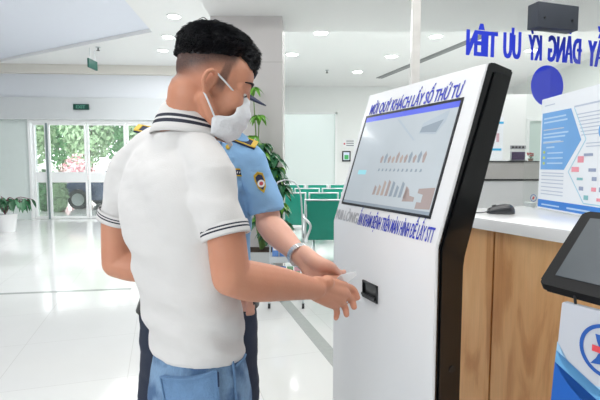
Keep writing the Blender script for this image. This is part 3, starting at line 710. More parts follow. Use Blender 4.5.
# ================================================================ NEAR RECEPTION COUNTER
ZT = 1.17; ZB = 1.12
ca, cb = g(472, 228, ZB), g(560, 243, ZB); cdir = (ca-cb); cdir.z = 0; cdir.normalize()          # towards the far end
cn_ = V((cdir.y, -cdir.x, 0));
if cn_.x < 0: cn_ = -cn_                                                                       # away from the camera
C0 = V((ca.x, ca.y, 0))
def cpnt(s, d, z): return C0+cdir*s+cn_*d+UZ*z
root = thing('reception_counter', 'oak-fronted reception counter with thick white worktop behind the kiosk', 'counter', cpnt(-.5, .3, 0))
SF, SN = .30, -1.9
def cbox(bm, s0_, s1_, d0, d1, z0, z1, bevel=0, mi=0):
    return box_axes(bm, cpnt((s0_+s1_)/2, (d0+d1)/2, (z0+z1)/2), cdir*(abs(s1_-s0_)/2), cn_*((d1-d0)/2), UZ*((z1-z0)/2), bevel, mi)
bm = B(); cbox(bm, SN, SF, 0, .78, ZB, ZT, .005); obj('worktop', bm, M_wgloss, root, angle=40)
bm = B(); cbox(bm, SN+.03, SF-.03, .06, .72, .08, ZB-.001); obj('carcass', bm, M_groove, root)
bm = B(); cbox(bm, SN+.05, SF-.05, .09, .68, 0, .08); obj('plinth', bm, M_dark, root)
pj = hit(491.5, 320, cpnt(0, .03, 0), cn_); sj = (pj-C0).dot(cdir)
edges_ = [SF-.03, sj+.005]; s_ = sj-.005
bounds = [(SF-.03, sj+.004)]
while s_ > SN+.1: bounds.append((s_, max(s_-.80, SN+.03))); s_ -= .808
for a_, b_ in bounds:
    bm = B(); cbox(bm, b_, a_, .03, .058, .08, ZB-.002, .0015); obj('front_panel', bm, M_wood, root)
# mouse with its cord
def mouse():
    p = g(502, 214.5, ZT); c = V((p.x, p.y, ZT)); fd = V((-.97, .2, 0)).normalized(); sd = V((-fd.y, fd.x, 0))
    c = c+sd*-.03
    t = thing('computer_mouse', 'black corded mouse lying on the white worktop', 'computer mouse', c)
    bm = B(); rings = []
    L = .062
    for i in range(15):
        th = math.pi*i/14; x = -L*math.cos(th); w = .034*math.sin(th)**.55+.0005; h_ = (.043-.010*(x/L))*math.sin(th)**.6+.0008
        rings.append([c+fd*x+sd*(w*math.cos(a))+UZ*(max(0, math.sin(a))*h_+.003 if math.sin(a) > 0 else .002) for a in [2*math.pi*k/20 for k in range(20)]])
    loft(bm, rings); obj('shell', bm, mat('mouse_black', '2B2D31', .25, noise_amt=.05, coat=.3), t, smooth=True)
    bm = B(); tube(bm, [c+fd*.022+UZ*.040, c+fd*.036+UZ*.037], .004, seg=10, sub=1); obj('scroll_wheel', bm, M_dark, t, smooth=True)
    bm = B(); tube(bm, [c+fd*.060+UZ*.008, c+fd*.10+UZ*.003, c+fd*.17+sd*-.03+UZ*.003, c+fd*.26+sd*.02+UZ*.003], .0022, seg=7, sub=5); obj('cord', bm, M_dark, t, smooth=True)
mouse()
# poster on a clear acrylic screen at the back of the worktop
pa = g(538, 208.5, ZT); pb_ = g(596, 219.5, ZT)
pd = (pb_-pa); pd.z = 0; PWD = pd.length; pd.normalize(); pnr = V((pd.y, -pd.x, 0))
if pnr.x > 0: pnr = -pnr
ptz = hit(541, 101, pa, pnr).z; phh = ptz-ZT
t = thing('counter_screen', 'clear acrylic screen standing along the back of the white worktop', 'screen', pa)
bm = B(); box_axes(bm, pa+pd*.22-pnr*.006+UZ*.36, pd*.40, pnr*.003, UZ*.36); obj('pane', bm, M_clear, t)
bm = B(); box_axes(bm, pa-pd*.10-pnr*.006+UZ*.012, pd*.04, pnr*.012, UZ*.012); box_axes(bm, pa+pd*.5-pnr*.006+UZ*.012, pd*.04, pnr*.012, UZ*.012); split_obj('foot', bm, M_alu, t)
PW_ = (hit(581, 155, pa, pnr)-pa).dot(pd)/.56
t = thing('poster', 'white and blue health poster on the clear screen above the worktop', 'poster', pa)
po = pa+UZ*.004
def pp_(x, y, o=0): return po+pd*(x*PW_)+UZ*(y*phh)+pnr*o
bm = B(); prism(bm, [pp_(0, 0, .0), pp_(1, 0, 0), pp_(1, 1, 0), pp_(0, 1, 0)], pnr*.0015); M_paper = mat('poster_paper', 'EEF2F8', .35, noise_amt=.02)
sheet = obj('sheet', bm, M_paper, t)
M_pb = mat('poster_blue', '6FAAE6', .35, noise_amt=.18, scale=5); M_pb2 = mat('poster_bright_blue', '2F82DC', .35, noise_amt=.08); M_pt = mat('poster_text', 'C0CADC', .4); M_pt2 = mat('poster_white_text', 'B4D4F4', .4)
M_pln = mat('poster_line', 'A8D4E8', .4); M_pic = mat('poster_pink', 'EE9AA8', .4); M_pyl = mat('poster_yellow', 'C9D86A', .4); M_pteal = mat('poster_teal', '86C0C6', .4); M_pdk = mat('poster_dark_text', '9AA5C2', .4)
def prect(bm, x0, x1, y0, y1, o=.002): prism(bm, [pp_(x0, y0, o), pp_(x1, y0, o), pp_(x1, y1, o), pp_(x0, y1, o)], pnr*.0005)
bm = B(); prism(bm, [pp_(.02, .36, .0018), pp_(.36, .36, .0018), pp_(.56, .60, .0018), pp_(.42, .865, .0018), pp_(.02, .87, .0018)], pnr*.0005); obj('blue_block', bm, M_pb, sheet)
bm = B(); prect(bm, 0, 1, .015, .085, .0018); obj('footer_band', bm, M_pb2, sheet)
bm = B(); prism(bm, [pp_(.82, .90, .0018), pp_(.92, .92, .0018), pp_(.92, .82, .0018), pp_(.86, .84, .0018)], pnr*.0005); obj('blue_block', bm, M_pb2, sheet)
bm = B()
for y, x0, x1 in ((.81, .05, .36), (.775, .05, .38), (.67, .05, .40), (.64, .05, .36), (.60, .05, .30), (.55, .10, .22)): prect(bm, x0, x1, y, y+.014, .0026)
for y in (.50, .455, .41): prect(bm, .12, .34, y, y+.012, .0026)
prect(bm, .06, .32, .035, .048, .0026); prect(bm, .42, .7, .035, .05, .0026)
split_obj('pale_print', bm, M_pt2, sheet)
bm = B()
for y in (.71, .595): prect(bm, .05, .34, y, y+.01, .0027)
for y in (.325, .30, .265, .235, .20, .165, .135): prect(bm, .04, .36, y, y+.008, .0022)
for k in range(7): prect(bm, .50+.01*k, .92, .80-.028*k, .808-.028*k, .0022)
prect(bm, .05, .20, .93, .938, .0022); prect(bm, .46, .76, .865, .878, .0022); prect(bm, .62, .93, .565, .572, .0022); prect(bm, .62, .93, .54, .547, .0022)
split_obj('print_line', bm, M_pt, sheet)
bm = B()
for y in (.505, .455, .405): prect(bm, .055, .085, y, y+.022, .0027)
split_obj('bullet_mark', bm, M_pyl, sheet)
bm = B()
for k in range(24): pass
c_ = pp_(.80, .655, .0022); prism(bm, [c_+pd*(.035*math.cos(2*math.pi*k/24))+UZ*(.035*math.sin(2*math.pi*k/24)) for k in range(24)], pnr*.0005)
obj('round_emblem', bm, M_pb, sheet)
def pline(bm, pts, w=.006):
    for (x0, y0), (x1, y1) in zip(pts, pts[1:]):
        a, b = pp_(x0, y0, .0024), pp_(x1, y1, .0024); d_ = (b-a).normalized(); n_ = d_.cross(pnr).normalized()*w/2*phh*2; prism(bm, [a-n_, b-n_, b+n_, a+n_], pnr*.0004)
bm = B(); pline(bm, [(.46, .865), (.615, .60), (.42, .345), (.62, .10), (.98, .10)], .004); obj('outline', bm, M_pln, sheet)
rr = random.Random(11); bms = {k: B() for k in ('pink', 'teal', 'dark')}
for (x, y, k, w, h_) in ((.53, .42, 'pink', .07, .05), (.46, .345, 'pink', .09, .04), (.66, .35, 'dark', .08, .025), (.79, .35, 'pink', .05, .045), (.90, .35, 'pink', .05, .035), (.53, .28, 'teal', .07, .02), (.70, .28, 'dark', .05, .03), (.86, .27, 'dark', .07, .02),
                         (.56, .20, 'dark', .05, .03), (.70, .20, 'pink', .05, .03), (.78, .20, 'dark', .05, .035), (.90, .20, 'dark', .03, .03), (.62, .13, 'teal', .05, .035), (.76, .13, 'pink', .07, .022), (.90, .13, 'dark', .07, .02), (.82, .045, 'pink', .03, .03), (.60, .47, 'dark', .1, .02), (.82, .46, 'dark', .1, .02), (.86, .52, 'dark', .03, .02)):
    prect(bms[k], x, x+w, y, y+h_, .0024)
split_obj('logo_mark', bms['pink'], M_pic, sheet); split_obj('logo_mark', bms['teal'], M_pteal, sheet); split_obj('logo_mark', bms['dark'], M_pdk, sheet)
# white low panel standing behind the worktop, with a small round emblem
pz = hit(510, 180, cpnt(0, .80, 0), cn_).z
t = thing('counter_upstand', 'white upright panel along the rear edge of the worktop, behind the mouse', 'panel', cpnt(-.3, .8, 0))
bm = B(); cbox(bm, SN+.4, SF, .785, .81, 0.0, 1.30, .003); obj('panel', bm, M_white, t)
c_ = hit(533.5, 198, cpnt(0, .784, 0), cn_); M_ring = mat('emblem_blue', '5B7FC0', .4)
def ring_on(bm, c, ax, ay, n, r0, r1, th=.0008, seg=36):
    o_ = [c+ax*(r1*math.cos(2*math.pi*k/seg))+ay*(r1*math.sin(2*math.pi*k/seg)) for k in range(seg)]; i_ = [c+ax*(r0*math.cos(2*math.pi*k/seg))+ay*(r0*math.sin(2*math.pi*k/seg)) for k in range(seg)]
    for k in range(seg):
        j = (k+1) % seg; prism(bm, [o_[k], o_[j], i_[j], i_[k]], n*th)
bm = B(); ring_on(bm, c_, -cdir, UZ, -cn_, .017, .021); obj('emblem_ring', bm, M_ring, t)
bm = B(); cbx = c_-cn_*.0006; prism(bm, [cbx-UZ*.008+cdir*.008, cbx-UZ*.008-cdir*.004, cbx+UZ*.009-cdir*.008, cbx+UZ*.009+cdir*.003], -cn_*.0008); obj('emblem_mark', bm, M_red, t)

# ================================================================ GLASS PARTITION WITH MIRRORED LETTERING
G0 = q(415, 60, 3.0); gd = V((.958, .287, 0)).normalized(); gnn = V((gd.y, -gd.x, 0))       # gnn points towards the camera
def gp(s, z, o=0): return V((G0.x, G0.y, 0))+gd*s+UZ*z+gnn*o
def gsz(px, py):
    p = hit(px, py, V((G0.x, G0.y, 0)), gnn); return (p-V((G0.x, G0.y, 0))).dot(gd), p.z
t = thing('glass_partition', 'tall clear glass partition with blue mirrored lettering and bright polished edge', 'glass partition', gp(1.2, 0))
GH = 3.4
bm = B(); box_axes(bm, gp(1.25, GH/2), gd*1.22, gnn*.006, UZ*(GH/2-.002)); obj('pane', bm, M_part, t)
def edge_mat():
    m = mat('polished_glass_edge', 'E3E1DD', .15, .0, noise_amt=.22, scale=7, coat=1, stretch=(1, 1, 1.6)); return m
bm = B(); box_axes(bm, gp(0, GH/2), gd*.03, gnn*.012, UZ*(GH/2-.002), .003); obj('edge_profile', bm, edge_mat(), t)
def gtext(body, pxr, pxl, pyr, pyl, cap_px):
    """mirrored: text starts at the right (pxr) and runs to the left (pxl)"""
    sr, zr = gsz(pxr, pyr); sl, zl = gsz(pxl, pyl); a = gp(sr, zr, .007); b = gp(sl, zl, .007); xa = (b-a).normalized(); ya = gnn.cross(xa); ya = ya if ya.z > 0 else -ya
    cap = hit(pxr, pyr-cap_px, V((G0.x, G0.y, 0)), gnn).z-zr
    me = text_pts(body, .012, .065); xs = [v.co.x for v in me.vertices]; x0, x1 = min(xs), max(xs); L = (b-a).length
    for v in me.vertices: v.co = a+xa*((v.co.x-x0)/(x1-x0)*L)+ya*(v.co.y/.70*cap)+gnn*(.0005+v.co.z)
    link_mesh('lettering', me, M_blue, t)
gtext('TIÊN', 496.5, 465, 57.5, 54.8, 25); gtext('ƯU', 520, 502, 58.8, 57.5, 25); gtext('KÝ', 541, 527, 60.5, 59.8, 25); gtext('ĐĂNG', 580.5, 546.5, 64, 61, 25); gtext('LẤY', 608, 585.5, 68, 65.5, 25)
sc_, zc_ = gsz(546.5, 86); bm = B(); ra = gsz(562.5, 86)[0]-sc_; rb = hit(546.5, 65.5, V((G0.x, G0.y, 0)), gnn).z-zc_
prism(bm, [gp(sc_+ra*math.cos(2*math.pi*k/40), zc_+rb*math.sin(2*math.pi*k/40), .007) for k in range(40)], gnn*.0006); obj('blue_disc', bm, M_blue, t)
# charcoal metal clamp box on the glass
sA, zA = gsz(526, 33); sB, zB = gsz(567, 7); zT_ = gsz(550, 9)[1]; zB_ = gsz(550, 33)[1]
t = thing('clamp_box', 'charcoal metal box fixed high on the glass above the lettering', 'metal box', gp((sA+sB)/2, zB_))
bm = B(); box_axes(bm, gp((sA+sB)/2, (zT_+zB_)/2, .055), gd*((sB-sA)/2), gnn*.047, UZ*((zT_-zB_)/2), .004); obj('case', bm, M_box, t, angle=30)
for f in (.16, .84):
    for hh in (.38,):
        bm = B(); cyl(bm, gp(sA+(sB-sA)*f, zB_+(zT_-zB_)*hh, .102), gp(sA+(sB-sA)*f, zB_+(zT_-zB_)*hh, .108), .008, 14); obj('screw', bm, M_dark, t)
bm = B(); tube(bm, [gp(sB-.002, zB_+.10, .04), gp(sB+.03, zB_+.12, .04), gp(sB+.045, zB_+.09, .04), gp(sB+.02, zB_+.05, .04), gp(sB-.002, zB_+.05, .04)], .006, seg=8, sub=5); obj('cable_loop', bm, mat('blue_cable', '6FA8D8', .4), t, smooth=True)

# ================================================================ FAR COUNTER AND WHAT STANDS ON IT
FY = 5.0; zt0 = q(510, 161, FY).z; zt1 = q(510, 179, FY).z
fx0, fx1 = q(440, 170, FY).x, q(640, 170, FY).x
t = thing('far_counter', 'second reception counter farther back with a grey upper band', 'counter', ((fx0+fx1)/2, FY+.3, 0))
M_band = mat('grey_stone_band', 'D0CDC9', .3, noise_amt=.1, scale=6)
bm = B(); box(bm, (fx0, FY, zt1), (fx1, FY+.5, zt0-.012), .004); obj('upper_band', bm, M_band, t)
bm = B(); box(bm, (fx0-.02, FY-.02, zt0-.012), (fx1+.02, FY+.52, zt0), .003); obj('top', bm, M_dark, t)
bm = B(); box(bm, (fx0+.03, FY+.03, 0), (fx1-.03, FY+.47, zt1-.02)); obj('body', bm, M_white, t)
bm = B(); box(bm, (fx0+.01, FY+.01, zt1-.02), (fx1-.01, FY+.49, zt1)); obj('shadow_gap', bm, M_dark, t)
a, b_ = q(510.5, 161, FY+.1), q(525, 151.5, FY+.1); zt_ = zt0
t = thing('desk_display', 'small display with a dark purple picture on the far counter', 'display', (a.x+.08, FY+.1, zt_))
bm = B(); box(bm, (a.x, FY+.09, zt_+.004), (b_.x, FY+.12, b_.z), .004); obj('display_case', bm, M_alu, t)
bm = B(); box(bm, (a.x-.003, FY+.05, zt_), (b_.x+.003, FY+.14, zt_+.006)); obj('foot', bm, M_dark, t)
bm = B(); box(bm, (a.x+.006, FY+.087, zt_+.014), (b_.x-.006, FY+.0895, b_.z-.006)); obj('picture', bm, mat('purple_picture', '5C4F6E', .3, noise_amt=.5, scale=12, emit=.1), t)
a, b_ = q(510, 149.5, 6.86), q(525, 145.5, 6.86)
t = thing('wall_clock_sign', 'small grey sign with red digits above the far display', 'sign', q(517, 147, 6.85))
# mounted on a partition behind
t.location = (q(517, 147, 9).x, 0, 0); bpy.data.objects.remove(t)
# rear wall of the booth
BY = 6.8; bx0_, bx1_ = q(484, 150, BY).x, q(660, 150, BY).x
bm = B(); box(bm, (bx0_, BY, 0), (6.78, BY+.12, 2.45)); struct(obj('wall_booth', bm, M_wall))
p0_, p1_ = q(510, 149, BY), q(525.5, 145.5, BY)
t = thing('name_sign', 'narrow grey sign on the booth wall above the small display', 'sign', (p0_.x, BY, p0_.z))
bm = B(); box(bm, (p0_.x, BY-.02, p0_.z), (p1_.x, BY-.001, p1_.z), .003); obj('plate', bm, mat('grey_plate', '9A9CA0', .5, noise_amt=.1), t)
bm = B()
for k in range(4): box(bm, (p0_.x+.02+k*.05, BY-.0225, p0_.z+.012), (p0_.x+.05+k*.05, BY-.0205, p1_.z-.012))
obj('print', bm, M_dark, t)
p0_, p1_ = q(528, 159, BY), q(541, 121, BY)
bm = B(); box(bm, (p0_.x, BY-.006, .0), (p0_.x+.8, BY-.002, p1_.z)); o = struct(obj('door_6', bm, mat('pale_green_glass_door', 'CFE0DA', .2, noise_amt=.03)))
bm = B(); box(bm, (p0_.x-.03, BY-.02, 0), (p0_.x, BY-.001, p1_.z+.03)); box(bm, (p0_.x, BY-.02, p1_.z), (p0_.x+.8, BY-.001, p1_.z+.03)); obj('door_frame', bm, M_fr, o)
# notice with cyan print beside the kiosk's edge
p0_, p1_ = q(487, 160, BY), q(503.5, 117, BY)
t = thing('wall_poster', 'tall white poster with cyan and pink print on the booth wall', 'poster', (p0_.x, BY, p0_.z))
bm = B(); box(bm, (p0_.x, BY-.012, p0_.z), (p1_.x, BY-.001, p1_.z)); sh = obj('sheet', bm, mat('backlit_paper', 'F2F5FA', .4, noise_amt=.03), t)
w_, h_ = p1_.x-p0_.x, p1_.z-p0_.z
bm = B(); box(bm, (p0_.x+w_*.5, BY-.014, p0_.z+h_*.84), (p1_.x, BY-.0125, p0_.z+h_*.89)); box(bm, (p0_.x+w_*.3, BY-.014, p0_.z+h_*.22), (p1_.x-.02, BY-.0125, p0_.z+h_*.27)); obj('cyan_print', bm, mat('cyan_print', '35B6E8', .4), sh)
bm = B(); box(bm, (p0_.x+w_*.55, BY-.014, p0_.z+h_*.42), (p1_.x-.06, BY-.0125, p0_.z+h_*.62)); obj('pink_print', bm, mat('pink_print', 'E3B9C4', .4, noise_amt=.4, scale=20), sh)
# red flowers in a small pot
fp = q(530.5, 161, FY+.15)
t = thing('flower_pot', 'small pot of red flowers on the far counter beside the poster', 'flower pot', (fp.x, FY+.15, zt0))
bm = B(); tube(bm, [V((fp.x, FY+.15, zt0)), V((fp.x, FY+.15, zt0+.03))], [.022, .03], seg=16, sub=1, rounded=False); obj('pot', bm, mat('brown_pot', 'A08068', .5, noise_amt=.1), t)
bm = B(); st = B(); r = random.Random(2)
for k in range(9):
    c = V((fp.x+r.uniform(-.035, .035), FY+.15+r.uniform(-.02, .02), zt0+r.uniform(.06, .10))); ellipsoid(bm, c, .012, .012, .009, seg=8, rows=5); tube(st, [V((fp.x, FY+.15, zt0+.028)), c], .0015, seg=5, sub=1)
obj('bloom', bm, mat('red_bloom', 'C23A3A', .5, noise_amt=.3), t, smooth=True); obj('stem', st, M_stem, t)

# ================================================================ DISPLAY ON A STAND AND THE LOGO BOARD (lower right)
BL = q(538.5, 282.5, .95); TL = q(584, 211, 1.1); wv = V((.12, -.25, 0)); vv = TL-BL; tn = wv.cross(vv).normalized()
if tn.z < 0: tn = -tn
t = thing('tablet_display', 'black tilted touch display leaning back on a stand at the right edge', 'display', (BL+wv*.5+vv*.5)*1.0)
wn_ = wv.normalized(); vn_ = tn.cross(wn_).normalized(); vn_ = vn_ if vn_.z > 0 else -vn_
skew = vv
cc = BL+wv*.5+vv*.5
bm = B(); pts = [BL, BL+wv, BL+wv+vv, BL]
def rounded_quad(o, a, b, r, seg=5):
    """parallelogram o, a, b with rounded corners"""
    out = []; an, bn = a.normalized(), b.normalized()
    for (c, d1, d2) in ((o, bn, an), (o+a, -an, bn), (o+a+b, -bn, -an), (o+b, an, -bn)):
        p1, p2 = c+d1*r, c+d2*r
        for k in range(seg+1):
            u = k/seg; out.append(p1*(1-u)**2+c*(2*u*(1-u))+p2*u*u)
    return out
prism(bm, rounded_quad(BL-tn*.02, wv, vv, .014), tn*.02); bmesh.ops.bevel(bm, geom=[e for e in bm.edges if abs((e.verts[0].co-e.verts[1].co).dot(tn)) < 1e-5], offset=.003, segments=2, affect='EDGES')
obj('display_case', bm, mat('matte_black_plastic', '0C0D10', .6, spec=.25), t, angle=40)
M_tscr = mat('dim_display_glass', '4A5157', .35, noise_amt=.15, scale=6, spec=.3)
i0 = BL+wv*.09+vv*.12; bm = B(); prism(bm, [i0, i0+wv*.82, i0+wv*.82+vv*.78, i0+vv*.78], tn*.0012); obj('screen', bm, M_tscr, t)
pc = V((.80, 1.02, 0)); back = cc-tn*.024
bm = B(); tube(bm, [back, back-tn*.03-UZ*.03, V((pc.x, pc.y, back.z-.16)), V((pc.x, pc.y, .03))], .014, seg=12, sub=1); obj('pole', bm, M_black, t, angle=40)
bm = B(); cyl(bm, V((pc.x, pc.y, 0)), V((pc.x, pc.y, .02)), .17, 32); obj('base', bm, M_black, t, angle=40)
c1_ = hit(573, 291, BL, tn)-tn*.012; bm = B(); tube(bm, [c1_, c1_-UZ*.03+V((.004, 0, 0)), c1_-UZ*.10+V((.012, .0, 0)), V((c1_.x+.03, c1_.y+.05, .85)), V((pc.x+.02, pc.y+.03, .4)), V((pc.x+.02, pc.y+.02, .03))], .0028, seg=7, sub=5); obj('power_cord', bm, M_dark, t, smooth=True)
# logo board
ST = q(561.5, 302, .90); sw = V((.433, -.90, 0)).normalized(); sn = V((sw.y, -sw.x, 0))
if sn.x > 0: sn = -sn
sBp = hit(551.5, 400, ST, sn); ld = (sBp-ST).normalized(); Sbot = ST+ld*((ST.z-.02)/-ld.z); SW_ = .36
def sp(px, py, o=0): return hit(px, py, ST, sn)+sn*o
t = thing('logo_board', 'white and blue standing board with ring logo below the tilted display', 'sign board', Sbot+sw*.2)
TRp = sp(640, 322); TR_s = (TRp-ST).dot(sw)
TRp = ST+sw*SW_-UZ*((ST.z-TRp.z)/TR_s*SW_)
bm = B(); prism(bm, [ST, Sbot, Sbot+sw*(SW_+.02), TRp], -sn*.018, bevel=.002); obj('board', bm, mat('board_white', 'CDD1DA', .5, noise_amt=.02), t, angle=30)
bm = B(); box_axes(bm, Sbot+sw*(SW_/2)-sn*.02+UZ*-.01, sw*(SW_/2+.03), sn*.12, UZ*.01, .002); obj('foot', bm, M_dark, t)
M_sb = mat('board_blue', '1F66C4', .4, noise_amt=.04); M_slb = mat('board_light_blue', '6FB4E8', .4, noise_amt=.04); M_spb = mat('board_pale_blue', 'A8D3F2', .4); M_logo = mat('logo_blue', '2A5FB4', .4); M_lred = mat('logo_red', 'E8505A', .4)
def swoosh(o, dy, m, nm):
    top = [(556.8, 349+dy-6), (563, 360+dy-4), (571, 370+dy-2), (582, 380+dy), (594, 387+dy), (612, 394+dy)]
    P = [sp(x, y, o) for x, y in top]; P[0] = ST+ld*((P[0].z-ST.z)/ld.z)+sn*o
    e = P[-1].copy(); zlo = Sbot.z+.25
    P += [V((e.x, e.y, zlo)), ST+ld*((zlo-ST.z)/ld.z)+sn*o]
    bm = B(); prism(bm, P, sn*.0005); bmesh.ops.triangulate(bm, faces=[f for f in bm.faces if len(f.verts) > 4]); obj(nm, bm, m, t)
swoosh(.0003, -2, M_spb, 'pale_swoosh'); swoosh(.001, 7, M_slb, 'light_swoosh'); swoosh(.0017, 19, M_sb, 'blue_swoosh')
lc = sp(607, 352); rl = (sp(607, 325)-lc).length
bm = B(); ring_on(bm, lc+sn*.0008, sw, UZ, sn, rl*.86, rl, .0008, 56); obj('logo_ring', bm, M_logo, t)
def sq(x, y, o=.0018): return lc+sw*(x*rl)+UZ*(y*rl)+sn*o
bm = B()
for pts in ([(-.42, .55), (-.18, .55), (-.05, .12), (-.22, .0), (-.35, .3)], [(.42, .55), (.18, .55), (.05, .12), (.22, 0), (.35, .3)], [(-.55, -.62), (-.2, -.55), (-.05, -.12), (-.2, 0), (-.35, -.35)], [(.55, -.62), (.2, -.55), (.05, -.12), (.2, 0), (.35, -.35)]):
    prism(bm, [sq(x, y) for x, y in pts], sn*.0006)
split_obj('logo_figure', bm, M_logo, t)
bm = B(); prism(bm, [sq(-.5, -.12, .003), sq(.5, -.12, .003), sq(.5, .12, .003), sq(-.5, .12, .003)], sn*.0006); obj('logo_bar', bm, M_lred, t)

# ================================================================ PEOPLE
def skin_mat(name, base, dark, stubble):
    """skin with a buzz-cut area stored in the 'hair' attribute of the mesh"""
    m = bpy.data.materials.new(name); m.use_nodes = True; nt = m.node_tree; b = nt.nodes['Principled BSDF']
    tc = nt.nodes.new('ShaderNodeTexCoord'); n = nt.nodes.new('ShaderNodeTexNoise'); n.inputs['Scale'].default_value = 14; n.inputs['Detail'].default_value = 4; nt.links.new(tc.outputs['Object'], n.inputs['Vector'])
    mx = nt.nodes.new('ShaderNodeMix'); mx.data_type = 'RGBA'; mx.inputs[6].default_value = srgb(dark); mx.inputs[7].default_value = srgb(base); nt.links.new(n.outputs['Fac'], mx.inputs[0])
    at = nt.nodes.new('ShaderNodeAttribute'); at.attribute_name = 'hair'
    n2 = nt.nodes.new('ShaderNodeTexNoise'); n2.inputs['Scale'].default_value = 380; nt.links.new(tc.outputs['Object'], n2.inputs['Vector'])
    mr = nt.nodes.new('ShaderNodeMapRange'); mr.inputs[1].default_value = .3; mr.inputs[2].default_value = .7; mr.inputs[3].default_value = .86; mr.inputs[4].default_value = 1.0; nt.links.new(n2.outputs['Fac'], mr.inputs[0])
    ml = nt.nodes.new('ShaderNodeMath'); ml.operation = 'MULTIPLY'; nt.links.new(at.outputs['Fac'], ml.inputs[0]); nt.links.new(mr.outputs[0], ml.inputs[1])
    m2 = nt.nodes.new('ShaderNodeMix'); m2.data_type = 'RGBA'; m2.inputs[7].default_value = srgb(stubble); nt.links.new(mx.outputs[2], m2.inputs[6]); nt.links.new(ml.outputs[0], m2.inputs[0])
    nt.links.new(m2.outputs[2], b.inputs['Base Color']); b.inputs['Roughness'].default_value = .5
    b.inputs['Subsurface Weight'].default_value = .12; b.inputs['Subsurface Radius'].default_value = (.012, .004, .002); b.inputs['Subsurface Scale'].default_value = 1.0
    n3 = nt.nodes.new('ShaderNodeTexNoise'); n3.inputs['Scale'].default_value = 220; nt.links.new(tc.outputs['Object'], n3.inputs['Vector'])
    bp = nt.nodes.new('ShaderNodeBump'); bp.inputs['Strength'].default_value = .12; bp.inputs['Distance'].default_value = .003; nt.links.new(n3.outputs['Fac'], bp.inputs['Height']); nt.links.new(bp.outputs[0], b.inputs['Normal'])
    return m
M_skin1 = skin_mat('tanned_skin', 'D89D81', 'C98669', '2F2729')
M_skin2 = skin_mat('light_skin', 'E8B9A4', 'DCA18B', '4A3B3A')
M_hair = mat('black_hair', '15161B', .42, noise_amt=.25, scale=40)
M_polo = mat('white_pique_cotton', 'E1DFDE', .85, noise_amt=.02, bump=.12, bscale=420)
M_navy = mat('navy_knit', '2B2F3E', .8, noise_amt=.1)
M_mask = mat('white_mask_fabric', 'EEF0F4', .8, noise_amt=.02, bump=.5, bscale=60)
M_eye = mat('dark_eye', '1A1414', .2); M_eyew = mat('eye_white', 'DDD5D0', .3); M_brow = mat('eyebrow_hair', '2A2222', .8, noise_amt=.3)
M_bshirt = mat('light_blue_cotton', '8FBCE6', .8, noise_amt=.05, scale=6, bump=.15, bscale=300)
M_trou = mat('navy_trousers', '262E42', .8, noise_amt=.12, bump=.15, bscale=300)
M_capn = mat('navy_cap', '2C3552', .7, noise_amt=.08); M_gold = mat('gold_braid', 'D9B53A', .45, .2, noise_amt=.15, scale=60)
M_shoe = mat('black_shoe', '1C1C1E', .35, noise_amt=.1)
def denim():
    m = bpy.data.materials.new('washed_denim'); m.use_nodes = True; nt = m.node_tree; b = nt.nodes['Principled BSDF']
    tc = nt.nodes.new('ShaderNodeTexCoord'); n = nt.nodes.new('ShaderNodeTexNoise'); n.inputs['Scale'].default_value = 20; n.inputs['Detail'].default_value = 8; nt.links.new(tc.outputs['Object'], n.inputs['Vector'])
    cr = nt.nodes.new('ShaderNodeValToRGB'); e = cr.color_ramp.elements; e[0].position = .38; e[0].color = srgb('5476A0'); e[1].position = .60; e[1].color = srgb('8AACD0'); nt.links.new(n.outputs['Fac'], cr.inputs[0])
    mp = nt.nodes.new('ShaderNodeMapping'); mp.inputs['Scale'].default_value = (1, 1, .15); nt.links.new(tc.outputs['Object'], mp.inputs[0])
    n2 = nt.nodes.new('ShaderNodeTexNoise'); n2.inputs['Scale'].default_value = 500; nt.links.new(mp.outputs[0], n2.inputs['Vector'])
    mx = nt.nodes.new('ShaderNodeMix'); mx.data_type = 'RGBA'; mx.blend_type = 'MULTIPLY'; mx.inputs[0].default_value = .35; nt.links.new(cr.outputs[0], mx.inputs[6]); nt.links.new(n2.outputs['Fac'], mx.inputs[7]); nt.links.new(mx.outputs[2], b.inputs['Base Color'])
    b.inputs['Roughness'].default_value = .85
    bp = nt.nodes.new('ShaderNodeBump'); bp.inputs['Strength'].default_value = .3; bp.inputs['Distance'].default_value = .002; nt.links.new(n2.outputs['Fac'], bp.inputs['Height']); nt.links.new(bp.outputs[0], b.inputs['Normal'])
    return m
M_denim = denim(); M_denim2 = mat('denim_seam', '6C90B8', .85, noise_amt=.25, scale=40, bump=.3, bscale=200); M_pocketin = mat('dark_denim_opening', '2C3E5C', .9, noise_amt=.1)
def sm(a, b, x):
    t_ = min(1, max(0, (x-a)/(b-a))); return t_*t_*(3-2*t_)
class Torso:
    """stack of tilted ellipses: each entry (centre, half width along R, half depth along F)"""
    def __init__(s, secs, R, F): s.secs = secs; s.R = R; s.F = F
    def at(s, z):
        S_ = s.secs
        if z <= S_[0][0].z: return S_[0]
        for a, b in zip(S_, S_[1:]):
            if z <= b[0].z:
                t_ = (z-a[0].z)/(b[0].z-a[0].z); return (a[0].lerp(b[0], t_), a[1]+(b[1]-a[1])*t_, a[2]+(b[2]-a[2])*t_)
        return S_[-1]
    def pt(s, z, ang, off=0, e=2.3):
        c, a, b = s.at(z); ca_, sa_ = math.cos(ang), math.sin(ang)
        x = math.copysign(abs(ca_)**(2/e), ca_)*(a+off); y = math.copysign(abs(sa_)**(2/e), sa_)*(b+off)
        return V((c.x, c.y, z))+s.R*x+s.F*y
    def rings(s, off=0, z0=-9, z1=9, seg=40, dz=.02):
        za = max(z0, s.secs[0][0].z); zb = min(z1, s.secs[-1][0].z); n = max(2, int((zb-za)/dz)); out = []
        for i in range(n+1):
            z = za+(zb-za)*i/n; out.append([s.pt(z, 2*math.pi*k/seg, off) for k in range(seg)])
        return out
